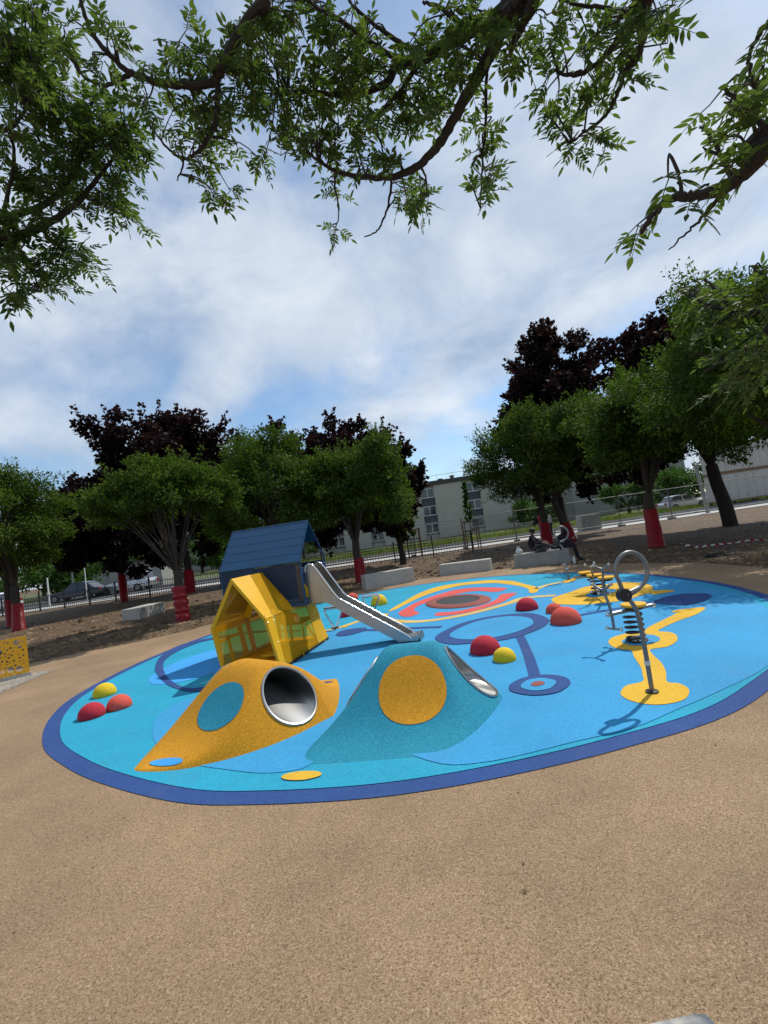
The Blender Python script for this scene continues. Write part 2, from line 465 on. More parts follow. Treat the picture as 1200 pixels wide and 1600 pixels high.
def sheet(name, pts, z, mat, parent=None, thick=0.0):
    me = bpy.data.meshes.new(name)
    v = [(p[0], p[1], z) for p in pts]
    area = sum(v[i][0] * v[(i + 1) % len(v)][1] - v[(i + 1) % len(v)][0] * v[i][1] for i in range(len(v)))
    if area < 0: v = v[::-1]
    me.from_pydata(v, [], [tuple(range(len(v)))])
    bm = bmesh.new(); bm.from_mesh(me)
    bmesh.ops.triangulate(bm, faces=bm.faces[:])
    bm.to_mesh(me); bm.free()
    me.materials.append(mat)
    return link(name, me, parent)

# ================================================================== GROUND
tag(sheet('ground', [(-220, -40), (220, -40), (220, 330), (-220, 330)], -0.03, MT['soil']), kind='structure')

# rough soil between the path and the road: a gently lumpy sheet
def soil_height(x, y):
    h = mnoise.noise(Vector((x * 0.5, y * 0.5, 3.1))) * 0.05 + mnoise.noise(Vector((x * 2.3, y * 2.3, 7.7))) * 0.025
    h += max(0.0, mnoise.noise(Vector((x * 5.5, y * 5.5, 1.7)))) * 0.03
    return h
BACK_EDGE = [G(*q) for q in [(50, 1036), (100, 1025), (200, 1006), (290, 986), (330, 975), (440, 949), (560, 922), (680, 902), (800, 888), (910, 882), (1000, 880), (1100, 880), (1200, 888)]]
path_pts = [Vector((-16, 6.2, 0)), Vector((-12, 8.3, 0)), Vector((-9.5, 9.4, 0))] + BACK_EDGE + [Vector((6.6, 7.0, 0)), Vector((7.4, 5.2, 0)), Vector((10.5, 3.0, 0)), Vector((14, 1.0, 0))]
path_back = spline(path_pts, 5)
def back_y(x):
    best = None
    for i in range(len(path_back) - 1):
        a, b = path_back[i], path_back[i + 1]
        if (a.x - x) * (b.x - x) <= 0 and abs(b.x - a.x) > 1e-6:
            y = a.y + (b.y - a.y) * (x - a.x) / (b.x - a.x)
            best = y if best is None else max(best, y)
    return best if best is not None else -99
xs = np.arange(-45, 45.01, 0.35); ys = np.arange(4.0, 31.6, 0.35)
bk = [back_y(x) for x in xs]
sv, sf, idx = [], [], {}
for j, y in enumerate(ys):
    for i, x in enumerate(xs):
        d = y - bk[i]
        fade = max(0.0, min(1.0, (d + 0.1) / 1.2)) * max(0.0, min(1.0, (31.6 - y) / 1.5))
        idx[(i, j)] = len(sv)
        sv.append((x, y, -0.022 + (0.05 + soil_height(x, y)) * fade))
for j in range(len(ys) - 1):
    for i in range(len(xs) - 1):
        sf.append((idx[(i, j)], idx[(i + 1, j)], idx[(i + 1, j + 1)], idx[(i, j + 1)]))
me = bpy.data.meshes.new('soil'); me.from_pydata(sv, [], sf); me.materials.append(MT['soil'])
me.polygons.foreach_set('use_smooth', [True] * len(me.polygons))
tag(link('soil', me), kind='structure')
def soil_z(x, y):
    d = y - back_y(x)
    fade = max(0.0, min(1.0, (d + 0.1) / 1.2)) * max(0.0, min(1.0, (31.6 - y) / 1.5))
    return -0.022 + (0.05 + soil_height(x, y)) * fade

# beige path: everything from behind the camera up to the soil edge
pave = tag(sheet('path', path_back + [Vector((14, -12, 0)), Vector((-16, -12, 0))], 0.0, MT['beige']), kind='structure')
tag(sheet('gravel_bed', [G(85, 1047), G(60, 1050), G(47, 1053), G(0, 1065), G(-60, 1079), G(-60, 1118), G(0, 1083), G(45, 1064)], 0.005, MT['gravel']), kind='structure')

# specks, dry leaf bits and dust crumbs lying on the beige surface
rnd = random.Random(9); bv, bf = [], []
for _ in range(300):
    x, y = rnd.uniform(-4.5, 4.0), rnd.uniform(1.2, 6.5)
    s, a = rnd.choice((.003, .004, .005, .006, .009)), rnd.uniform(0, 6.28); o_ = len(bv)
    for (p, q, h) in ((-1, -.2, 0), (.2, -.5, .25), (1.1, 0, .05), (.1, .5, .25)):
        bv.append((x + s * (p * math.cos(a) - q * math.sin(a)), y + s * (p * math.sin(a) + q * math.cos(a)), .003 + s * h))
    bf.append((o_, o_ + 1, o_ + 2, o_ + 3))
me = bpy.data.meshes.new('leaf_crumbs'); me.from_pydata(bv, [], bf); me.materials.append(MT['twig'])
tag(link('leaf_crumbs', me), 'tiny dry leaf crumbs scattered over the beige ground', 'leaf litter', kind='stuff')
# loose chips, clods and stones lying on the soil
rnd = random.Random(5)
cv, cf = [], []
def chip(x, y, z, s, rz, flat):
    o = len(cv)
    for (a, b, c) in ((-1, -.4, 0), (1, -.5, 0), (.8, .5, 0), (-.9, .45, 0), (-.6, -.2, 1), (.5, 0, 1)):
        px_, py_ = a * s * rnd.uniform(.7, 1.1), b * s * rnd.uniform(.7, 1.1)
        cv.append((x + px_ * math.cos(rz) - py_ * math.sin(rz), y + px_ * math.sin(rz) + py_ * math.cos(rz), z + c * s * flat - 0.004))
    cf.extend([(o, o + 1, o + 5, o + 4), (o + 1, o + 2, o + 5), (o + 2, o + 3, o + 4, o + 5), (o + 3, o, o + 4)])
for _ in range(15000):
    x = rnd.uniform(-22, 20); d = abs(rnd.gauss(0, 5)) if rnd.random() < .6 else rnd.uniform(0, 14)
    y = back_y(x) + 0.12 + d
    if y > 30 or y < 5: continue
    chip(x, y, soil_z(x, y), rnd.uniform(.015, .06) if rnd.random() < .9 else rnd.uniform(.06, .13), rnd.uniform(0, 6.3), rnd.uniform(.25, .7))
me = bpy.data.meshes.new('wood_chips'); me.from_pydata(cv, [], cf)
me.materials.append(granules('wood chip', [(0.055, 0.033, 0.018), (0.12, 0.077, 0.044), (0.19, 0.13, 0.077), (0.28, 0.20, 0.125)], cell=3.0, blotch=0.3, bump=0.3))
tag(link('wood_chips', me), 'loose wood chips and clods scattered over the bare soil', 'wood chips', kind='stuff')

# ================================================================== PLAY SURFACE
OUT = [(-3.75, 4.83), (-4.38, 5.82), (-4.69, 6.9), (-4.66, 8.65), (-4.1, 10.7), (-3.0, 12.5), (-1.3, 13.8), (0.45, 14.3), (2.6, 13.85), (4.3, 12.4), (5.25, 10.6), (5.5, 8.5), (5.25, 6.85), (4.65, 5.55), (3.75, 4.45),
       (2.73, 3.7), (2.09, 3.36), (1.37, 3.17), (0.77, 3.06), (0.15, 3.0), (-0.41, 3.01), (-1.09, 3.12), (-1.67, 3.29), (-2.4, 3.7), (-3.05, 4.17)]
outline = spline([Vector((a, b, 0)) for a, b in OUT], 7, True)
play = tag(sheet('play_surface', outline, 0.005, MT['navy']), kind='structure')
def inset(pts, w):
    out = []; n = len(pts)
    sgn = 1 if sum(pts[i].x * pts[(i + 1) % n].y - pts[(i + 1) % n].x * pts[i].y for i in range(n)) > 0 else -1
    for i in range(n):
        t = (pts[(i + 1) % n] - pts[i - 1]).normalized()
        out.append(pts[i] + Vector((-t.y, t.x, 0)) * w * sgn)
    return out
sheet('turquoise_field', inset(outline, 0.155), 0.009, MT['teal'], play)

def inlay(name, px, z, mat, n=5, smooth=True):
    pts = [G(*q) for q in px]
    return sheet(name, spline(pts, n, True) if smooth else pts, z, MT[mat], play)
def stroke(name, px, w, z, mat, n=6):
    """painted band of even width w (m) along a line"""
    c = spline([G(*q) for q in px], n)
    ws = w if isinstance(w, (list, tuple)) else None
    L_, R_ = [], []
    for i, p in enumerate(c):
        t = (c[min(i + 1, len(c) - 1)] - c[max(i - 1, 0)]).normalized()
        f = i / (len(c) - 1)
        ww = w if ws is None else ws[0] + (ws[1] - ws[0]) * f
        nn = Vector((-t.y, t.x, 0)) * ww / 2
        L_.append(p + nn); R_.append(p - nn)
    return sheet(name, L_ + R_[::-1], z, MT[mat], play)
def disc(name, c, rx, ry, ang, z, mat, n=40):
    ca, sa = math.cos(ang), math.sin(ang)
    pts = [Vector((c[0] + rx * math.cos(2 * math.pi * k / n) * ca - ry * math.sin(2 * math.pi * k / n) * sa,
                   c[1] + rx * math.cos(2 * math.pi * k / n) * sa + ry * math.sin(2 * math.pi * k / n) * ca, 0)) for k in range(n)]
    return sheet(name, pts, z, MT[mat], play)

Z1, Z2, Z3, Z4 = 0.013, 0.017, 0.021, 0.025
blue_pts = [G(*q) for q in [(1200, 1042), (1120, 1084), (1060, 1110), (992, 1139), (900, 1161), (820, 1181), (760, 1193), (690, 1196), (600, 1170), (516, 1172), (484, 1198), (449, 1208), (402, 1210), (350, 1204), (300, 1195), (250, 1170), (238, 1145), (250, 1118), (291, 1094), (340, 1085), (385, 1060), (420, 1038), (445, 1012), (480, 994), (511, 986), (543, 978), (565, 970), (607, 956), (658, 931), (700, 920), (760, 911), (800, 912), (840, 917), (885, 908), (950, 903), (1030, 903), (1100, 913)]] + [Vector((5.2, 8.4, 0)), Vector((5.02, 7.0, 0)), Vector((4.46, 5.78, 0)), Vector((3.60, 4.72, 0))]
sheet('sky_blue_field', spline(blue_pts, 4, True), Z1, MT['skyblue'], play)
disc('light_blue_patch', G(330, 1034).xy, 0.75, 1.1, R(-12), Z1, 'lilac')

# yellow figure round the near rocker
inlay('yellow_figure', [(1102, 951), (1090, 961), (1060, 972), (1037.5, 982), (1029, 988), (1045, 989.5), (1055.5, 993), (1059, 1000), (1055.5, 1006), (1042, 1013), (1017, 1017), (1021, 1025.5), (1034.5, 1039), (1041, 1052.5), (1043, 1068), (1060, 1070.5), (1073.5, 1076.5), (1077.7, 1084), (1072, 1094.5), (1057, 1100.5), (1033, 1104), (1007.5, 1103), (985, 1097.5), (972, 1090), (971, 1082.5), (980.5, 1073.5), (1004.5, 1067.5), (1004.5, 1057), (1001.5, 1045), (991, 1028.5), (986.5, 1019), (970, 1016.5), (956.5, 1012), (951, 1005), (956.5, 998.5), (973, 993), (989.5, 990), (1007.5, 986.5), (1015, 981), (1037.5, 970), (1058.5, 959), (1050, 958.7), (1054, 955.7), (1075, 952.7)], Z2, 'yellow', 4)
inlay('sky_blue_eye', [(972, 1004.5), (976, 1008), (989.5, 1011), (1007.5, 1010.5), (1024, 1006.7), (1032, 1001.5), (1025.5, 996), (1012, 994), (992.5, 996), (979, 1000)], Z3, 'skyblue')
# navy ring, stem and target
stroke('navy_band', [(563, 986), (600, 985.5), (640, 983), (690, 981)], 0.13, Z2, 'navy')
inlay('navy_leaf', [(525, 993.5), (533, 987.5), (550, 984), (571.7, 982.5), (572, 985), (567, 988), (550, 993), (533, 995.5)], Z3, 'navy')
stroke('navy_band', [(856, 972), (900, 964), (940, 956.7), (980, 950), (1027, 942.5)], 0.11, Z2, 'navy')
inlay('navy_oval', [(1022, 942.5), (1047, 946.7), (1073, 946.7), (1098, 941.7), (1112, 934), (1107, 930), (1082, 929), (1057, 931), (1033, 936.7)], Z3, 'navy')
inlay('navy_ring', [(680, 999), (690, 1006), (710, 1009), (740, 1007), (780, 1003), (806, 998), (830, 990), (850, 981), (858, 972), (850, 965), (830, 960), (800, 961), (760, 966), (730, 973), (710, 980), (690, 990)], Z3, 'navy')
inlay('sky_blue_eye', [(703, 994), (708, 999), (724, 1001.6), (750, 1001), (780, 997), (810, 989), (830, 980), (833.6, 973), (824, 967), (800, 965), (770, 968), (740, 975), (716, 985)], Z4, 'skyblue')
inlay('navy_stem', [(806, 997), (819, 994), (827, 1010), (836, 1030), (846, 1060), (827, 1061), (818, 1026), (811, 1008)], Z2, 'navy', 1, False)
inlay('navy_target', [(795.6, 1078), (804, 1085), (834, 1089.6), (868, 1086), (886, 1077), (891.6, 1068), (880, 1060), (852, 1057), (820, 1061.5), (801, 1070)], Z3, 'navy')
inlay('sky_blue_eye', [(814, 1076), (824, 1081.5), (840, 1083), (860, 1079.5), (870, 1069.5), (861, 1064.8), (843, 1063.2), (824, 1067)], Z4, 'skyblue')
inlay('red_dot', [(830, 1074), (837, 1076.6), (848, 1074.5), (852, 1071), (845, 1068.6), (835, 1070)], Z4 + 0.004, 'brick')
# yellow blob with blue eye under the three-seat rocker
inlay('yellow_blob', [(862, 938), (867, 943), (880, 946), (917, 946), (940, 943.5), (973, 940), (998, 933), (1007, 930), (1017, 928.5), (1020, 930.5), (1033, 929), (1055, 925), (1040, 923), (1022, 924), (1020, 918), (1012, 914), (998, 911.7), (973, 911), (948, 914), (917, 917.5), (892, 926), (870, 933)], Z2, 'yellow')
inlay('sky_blue_eye', [(915, 932), (927, 935), (945, 932), (962, 925.5), (960, 922.5), (947, 923), (925, 927.5)], Z3, 'skyblue')
inlay('yellow_spot', [(878, 911), (884, 912), (895, 909.5), (901.5, 906.5), (897, 905), (884, 907.5)], Z3, 'yellow')
stroke('pale_yellow_band', [(838, 921), (856, 915), (878, 910.5)], 0.16, Z2, 'sand')
# trampoline surround: coral and yellow arcs
inlay('coral_arc', [(623, 960), (627, 963.5), (637, 965), (647, 963), (655, 959), (649, 956), (648, 952), (655, 947), (667, 942.5), (683, 937.5), (710, 930), (743, 924.5), (775, 926), (792, 920.5), (777, 919), (743, 919), (718, 921.5), (702, 925), (677, 932.5), (650, 942.5), (633, 952), (624, 957.5)], Z2, 'coral')
inlay('coral_arc', [(680, 963), (685, 958.5), (710, 956.7), (735, 951.7), (760, 945), (777, 936.7), (783, 930), (807, 927.5), (800, 933), (787, 941), (767, 948.5), (735, 957.5), (702, 962.7)], Z2, 'coral')
inlay('yellow_arc', [(607.5, 955.5), (633, 940), (658, 926.7), (685, 917.5), (718, 912), (760, 907.5), (777, 907.5), (802, 909), (818, 913), (840, 919), (839, 926), (828, 927.5), (825, 921), (810, 916.5), (790, 913.5), (767, 912), (727, 915), (693, 922), (660, 933), (633, 946), (617, 954)], Z2, 'yellow')
stroke('pale_yellow_band', [(604, 967), (615, 971.3), (650, 972.5), (693, 968), (743, 958), (793, 944.5), (820, 935.5), (868, 931.5)], 0.20, Z2, 'sand')
inlay('yellow_flourish', [(592, 961.7), (607, 960.5), (605, 965), (613, 970), (634, 972), (620, 973.5), (604, 972), (597, 968)], Z3, 'yellow')
stroke('pale_yellow_band', [(505, 987), (533, 981.2), (562, 971)], 0.16, Z2, 'sand')
inlay('yellow_flourish', [(533, 981.5), (541, 977.2), (544, 979), (539, 982)], Z3, 'yellow')
# navy arc running round the playhouse
arc_o = [(470, 985), (400, 987), (327, 998), (295, 1005), (270, 1014), (250, 1028), (242.5, 1045), (247, 1058), (263, 1072), (287, 1081), (303, 1082.5), (328, 1081), (345, 1074)]
arc_i = [(345, 1070), (320, 1075), (295, 1077), (277, 1071), (262, 1060), (255, 1045), (258, 1033), (272, 1022), (295, 1011), (327, 1001.3), (400, 989.5), (470, 987)]
sheet('navy_arc', spline([G(*q) for q in arc_o], 5) + spline([G(*q) for q in arc_i], 5), Z2, MT['navy'], play)
inlay('yellow_spot', [(440, 1218), (450, 1222), (475, 1222), (497, 1217), (503, 1212.5), (495, 1208.5), (470, 1208.5), (448, 1212.5)], Z2, 'yellow')

# ================================================================== MOUNDS WITH TUNNELS
def mound(name, label, C, ax, hfun, xr, yr, step, mat, openings, decals, foot):
    """C centre, ax tunnel axis (unit xy); local p = along axis, q = across"""
    root = empty(name, (C[0], C[1], 0), math.atan2(ax[1], ax[0]))
    tag(root, label, 'play mound')
    ps = np.arange(-xr, xr + 1e-6, step); qs = np.arange(-yr, yr + 1e-6, step)
    v, f, idx = [], [], {}
    def hole(p, q):
        for o_ in openings:
            if ((p - o_['p']) / (o_['hp'] + 0.003)) ** 2 + (q / (o_['hq'] + 0.003)) ** 2 < 1: return True
        return False
    for j, q in enumerate(qs):
        for i, p in enumerate(ps):
            if foot(p, q) > -0.01:
                idx[(i, j)] = len(v); v.append((p, q, hfun(p, q)))
    for j in range(len(qs) - 1):
        for i in range(len(ps) - 1):
            ks = [(i, j), (i + 1, j), (i + 1, j + 1), (i, j + 1)]
            if all(k in idx for k in ks):
                if hole(ps[i] + step / 2, qs[j] + step / 2): continue
                f.append(tuple(idx[k] for k in ks))
    me = bpy.data.meshes.new('mound_body'); me.from_pydata(v, [], f); me.materials.append(MT[mat])
    me.polygons.foreach_set('use_smooth', [True] * len(me.polygons))
    link('mound_body', me, root)
    # steel tunnel lining from one mouth to the other, and the rims
    n = 48; rings = []
    for o_ in openings:
        ring = []
        for k in range(n):
            a = 2 * math.pi * k / n
            p = o_['p'] + o_['hp'] * math.cos(a) * o_['sg']; q = o_['hq'] * math.sin(a)
            ring.append(Vector((p, q, max(0.02, hfun(p, q)))))
        rings.append(ring)
        rim = MB(); c = sum(ring, Vector()) / n
        rim.tube([p + (p - c).normalized() * 0.004 + Vector((0, 0, 0.004)) for p in ring], 0.0125, 6, closed=True)
        rim.build('tunnel_rim', MT['steel'], root, smooth=True)
    tb = MB()
    m = 14; vs_, fs_ = [], []
    for i in range(m + 1):
        t = i / m
        for k in range(n): vs_.append(rings[0][k].lerp(rings[1][k], t))
    for i in range(m):
        for k in range(n): fs_.append((i * n + k, (i + 1) * n + k, (i + 1) * n + (k + 1) % n, i * n + (k + 1) % n))
    tb.add(vs_, fs_); tb.build('tunnel_lining', MT['steel'], root, smooth=True)
    for dname, cp, cq, rp, rq, ang, dm in decals:
        d = MB(); rows = 14; seg = 44; vs_ = []; fs_ = []
        for i in range(rows + 1):
            rr = max(0.001, i / rows)
            for k in range(seg):
                a = 2 * math.pi * k / seg
                x, y = rp * rr * math.cos(a), rq * rr * math.sin(a)
                p = cp + x * math.cos(ang) - y * math.sin(ang); q = cq + x * math.sin(ang) + y * math.cos(ang)
                vs_.append((p, q, hfun(p, q) + 0.005))
        for i in range(rows):
            for k in range(seg): fs_.append((i * seg + k, (i + 1) * seg + k, (i + 1) * seg + (k + 1) % seg, i * seg + (k + 1) % seg))
        d.add(vs_, fs_); d.build(dname, MT[dm], root, smooth=True)
    return root
def smin(vals, k=0.05):
    m = min(vals); return m - k * math.log(sum(math.exp(-(x - m) / k) for x in vals))

# turquoise mound: tunnel runs left to right
BC = (0.08, 4.45)
def blue_h(p, q):
    base = 0.575 * math.exp(-(q / 0.50) ** 2)
    aq = abs(q)
    xr_ = 0.735 - 0.46 * aq ** 1.35
    xl_ = -0.71 + (0.46 * aq ** 1.35 if q > 0 else -0.20 * max(0.0, aq - 0.15))
    sl = 1.20 / (1 + 1.3 * max(0.0, aq - 0.22))
    sr = 1.12 / (1 + 0.5 * max(0.0, aq - 0.22))
    h = smin([base, (xr_ - p) * sr + 0.03, (p - xl_) * sl + 0.03], 0.030)
    return max(-0.05, h)
def blue_foot(p, q):
    return 1.0
mound('turquoise_mound', 'turquoise rubber mound with big ochre circle and steel tunnel through it', BC, (0.990, -0.140), blue_h, 1.0, 1.16, 0.02, 'mteal',
      [dict(p=-0.525, hp=0.180, hq=0.235, sg=1), dict(p=0.51, hp=0.198, hq=0.235, sg=1)],
      [('ochre_circle', 0.0, -0.425, 0.290, 0.245, R(0), 'myellow')], blue_foot)

# ochre mound: spindle shaped, tunnel mouth facing right and towards the viewer
OC = (-1.58, 4.80)
o_ax = (0.76, -0.65)                        # tunnel axis, outwards through the near mouth
def och_edge(q):
    s = min(1.0, abs(q) / 1.17)
    return 0.83 * (1 - s * s) ** 0.62
def och_thin(q, flat=0.12):
    s = min(1.0, max(0.0, abs(q) - flat) / (1.17 - flat))
    return 0.83 * (1 - s ** 1.15)
def och_h(p, q):
    base = 0.55 * math.exp(-(q / 0.56) ** 2) + 0.01
    e = och_edge(q)
    h = smin([base, ((e if q < 0 else och_thin(q, 0.29)) - p) * 1.25 + 0.045, (p + och_thin(q)) * 0.85 + 0.045], 0.035)
    return max(-0.05, h)
def och_foot(p, q):
    return 1.0
mound('ochre_mound', 'ochre rubber mound with turquoise oval and round steel tunnel mouth', OC, o_ax, och_h, 0.90, 1.22, 0.018, 'myellow',
      [dict(p=-0.52, hp=0.24, hq=0.25, sg=1), dict(p=0.635, hp=0.180, hq=0.25, sg=1)],
      [('turquoise_oval', 0.22, -0.46, 0.30, 0.185, R(-4), 'mteal'),
       ('light_blue_oval', 0.23, -0.985, 0.17, 0.05, R(21), 'lilac'),
       ('navy_oval', 0.10, 0.82, 0.045, 0.16, R(0), 'navy')], och_foot)

# ================================================================== RUBBER DOMES
def dome(px, py, diam, mat, label, h=0.62):
    c = G(px, py)
    m = MB(); r = diam / 2; prof = []
    prof.append((r * 0.965, 0.012)); prof.append((r, 0.03))
    for i in range(1, 9):
        a = i / 9 * math.pi / 2
        prof.append((r * math.cos(a), 0.03 + (r * h * 1.55) * math.sin(a)))
    prof.append((0.004, 0.03 + r * h * 1.55))
    m.lathe(prof, seg=28)
    o = m.build('rubber_dome', MT[mat], smooth=True)
    o.location = (c.x, c.y, 0)
    o.rotation_euler = (0, 0, px * 0.37)
    return tag(o, label, 'rubber dome', 'rubber domes on the play surface')
dome(164, 1087, .29, 'dome_yellow', 'yellow rubber dome of the trio near the left edge of the blue surface')
dome(144, 1121, .29, 'dome_red', 'dark red rubber dome of the trio near the left edge of the blue surface')
dome(187, 1107, .28, 'dome_coral', 'coral rubber dome of the trio near the left edge of the blue surface')
dome(759, 1020, .38, 'dome_red', 'large crimson rubber dome behind the turquoise mound beside a small yellow one')
dome(789, 1033, .26, 'dome_yellow', 'small yellow rubber dome beside the large crimson dome')
dome(824, 953, .38, 'dome_red', 'crimson rubber dome at the end of the pale yellow band')
dome(867, 958, .27, 'dome_coral', 'small coral rubber dome half behind the big coral one')
dome(885, 974, .43, 'dome_coral', 'big coral rubber dome on the navy band near the navy ring')
dome(593, 945, .40, 'dome_yellow', 'yellow rubber dome behind the slide at the back edge', .72)
dome(540, 964, .26, 'dome_red', 'small crimson rubber dome under the slide beside a chrome stand')
dome(551, 937, .33, 'dome_coral', 'coral rubber dome mostly hidden behind the slide')
dome(309, 1119, .22, 'dome_red', 'red rubber dome peeping out behind the ochre mound, the nearer of two')
dome(321, 1101, .20, 'dome_coral', 'dull red rubber dome peeping out behind the ochre mound, the farther of two')

# ================================================================== TRAMPOLINE
tr = empty('ground_trampoline', (1.27, 10.03, 0), R(14)); tag(tr, 'round ground trampoline with brick red rim and dark slatted mat', 'trampoline')
def ell_ring(profile, n=48):
    m = MB(); vs_, fs_ = [], []
    for (f, z) in profile:
        for k in range(n):
            a = 2 * math.pi * k / n
            vs_.append((0.66 * f * math.cos(a), 0.88 * f * math.sin(a), z))
    for i in range(len(profile) - 1):
        for k in range(n): fs_.append((i * n + k, i * n + (k + 1) % n, (i + 1) * n + (k + 1) % n, (i + 1) * n + k))
    return m.add(vs_, fs_)
ell_ring([(1.0, 0.018), (0.98, 0.032), (0.90, 0.052), (0.74, 0.060), (0.67, 0.052), (0.65, 0.028)]).build('rim', MT['brick'], tr, smooth=True)
pad = ell_ring([(0.645, 0.028), (0.001, 0.027)]); pad.build('mat_bed', MT['black'], tr)
slat_me = MB().box((0, 0, 0), (0.014, 1.0, 0.012)).mesh('slat', MT['castmetal'])
for i in range(24):
    x = -0.40 + i * 0.8 / 23
    ln = 2 * 0.56 * math.sqrt(max(0.02, 1 - (x / 0.43) ** 2))
    s = link('slat', slat_me, tr, (x, 0, 0.04)); s.scale = (1, ln, 1)

# ================================================================== PLAYHOUSE
HO = Vector((-1.66, 6.37, 0)); HA = -R(14)
house = empty('playhouse', HO, HA)
tag(house, 'two storey playhouse, yellow gabled house below and blue gabled house above', 'playhouse')
def plate(name, pts, mat, thick=0.010, parent=None, uv=True):
    m = MB(); m.slab(pts, thick); me = m.mesh(name, MT[mat])
    if uv:
        q = [Vector(p) for p in pts]
        ex = (q[1] - q[0]).normalized(); nz = (q[1] - q[0]).cross(q[2] - q[0]).normalized(); ey = nz.cross(ex)
        ul = me.uv_layers.new(name='UVMap')
        for l in me.loops:
            p = me.vertices[l.vertex_index].co - q[0]
            ul.data[l.index].uv = (p.dot(ex), p.dot(ey))
    pl = link(name, me, parent or house)
    if name in ('roof_panel', 'wall_panel', 'gable_sheet'):
        q = [Vector(p) for p in pts]; cen = sum(q, Vector()) / len(q); nz = (q[1] - q[0]).cross(q[2] - q[0]).normalized()
        for p in q:
            for sg in (-1, 1):
                b = link('bolt', BOLT, pl, p + (cen - p).normalized() * 0.05 + nz * sg * thick / 2)
                b.rotation_euler = (nz * sg).to_track_quat('Z', 'Y').to_euler()
    return pl
BOLT = MB().lathe([(0.010, 0), (0.010, 0.004), (0.006, 0.007)], seg=8).mesh('bolt', MT['chrome'])
def bar(name, pts, r, mat, parent=None, seg=8):
    return MB().tube(pts, r, seg).build(name, MT[mat], parent or house, smooth=True)
# profile of the yellow house (u, z) - it leans a little
YA, YB, YC, YD, YE = (-0.90, 0.03), (-1.00, 0.66), (-0.585, 1.315), (-0.135, 0.72), (0.0, 0.03)
def V3(uz, v): return (uz[0], v, uz[1])
def lerp2(a, b, t): return (a[0] + (b[0] - a[0]) * t, a[1] + (b[1] - a[1]) * t)
W = 0.87                                   # where the blue wall stands
plate('roof_panel', [V3(YC, 0), V3(YD, 0), V3(YD, 0.20), V3(YC, 0.50)], 'ypaint', 0.012)
plate('roof_sheet', [V3(YC, 0.51), V3(YD, 0.21), V3(YD, W - .01), V3(YC, W - .01)], 'ytint', 0.006)
plate('roof_panel', [V3(YB, 0), V3(YC, 0), V3(YC, 0.50), V3(YB, 0.06)], 'ypaint', 0.012)
plate('roof_sheet', [V3(YB, 0.07), V3(YC, 0.51), V3(YC, W - .01), V3(YB, W - .01)], 'ytint', 0.006)
# right side wall: solid strip, see-through sheet, solid strip
def RW(t, v): return V3(lerp2(YE, YD, t), v)
plate('wall_panel', [RW(0, 0), RW(0, 0.13), RW(0.5, 0.17), RW(0.99, 0.20), RW(0.99, 0)], 'ypaint', 0.012)
plate('wall_sheet', [RW(0, 0.135), RW(0, 1.30), RW(0.99, 1.30), RW(0.99, 0.205)], 'ytint', 0.006)
plate('wall_panel', [RW(0, 1.305), RW(0, 1.74), RW(0.5, 1.66), RW(0.6, 1.685), RW(0.97, 1.62), RW(0.97, 1.305)], 'ypaint', 0.012)
plate('base_rail', [(0.004, 0.02, 0.012), (0.004, 1.72, 0.012), (0.004, 1.72, 0.05), (0.004, 0.02, 0.05)], 'black', 0.02)
for v in (0.7, 1.55): MB().box((0.0, v, 0.035), (0.03, 0.025, 0.05)).build('foot', MT['ypaint'], house)
# left side wall: a frame with open windows
def LW(t, v): return V3(lerp2(YA, YB, t), v)
for v0, v1, t0, t1 in ((0, .10, 0, 1), (.10, 1.72, 0, .16), (.10, .86, .86, 1.0), (.62, .74, .16, .86), (.86, .98, .16, 1.0), (.30, .36, .16, .70), (.10, .62, .64, .70), (1.60, 1.72, .16, 1.0), (.98, 1.6, .90, 1.0)):
    plate('window_frame', [LW(t0, v0), LW(t0, v1), LW(t1, v1), LW(t1, v0)], 'ypaint', 0.012)
plate('wall_sheet', [LW(.16, .10), LW(.16, .86), LW(.86, .86), LW(.86, .10)], 'ytint', 0.004)
plate('wall_sheet', [LW(.16, .98), LW(.16, 1.60), LW(.90, 1.60), LW(.90, .98)], 'ytint', 0.004)
# gable ring at the front: folded edge
gm = MB()
for a, b in ((YA, YB), (YB, YC), (YC, YD), (YD, YE)):
    ai = lerp2(a, (-0.48, 0.5), 0.085); bi = lerp2(b, (-0.48, 0.5), 0.085)
    gm.slab([V3(a, 0.006), V3(b, 0.006), V3(bi, 0.006), V3(ai, 0.006)], 0.010)
gm.build('gable_frame', MT['ypaint'], house)
gm = MB()
for a, b in ((YB, YC), (YC, YD)):
    ai = lerp2(a, (-0.56, 0.55), 0.26); bi = lerp2(b, (-0.56, 0.55), 0.26)
    gm.slab([V3(a, W - 0.03), V3(b, W - 0.03), V3(bi, W - 0.03), V3(ai, W - 0.03)], 0.010)
gm.build('gable_frame', MT['ypaint'], house)
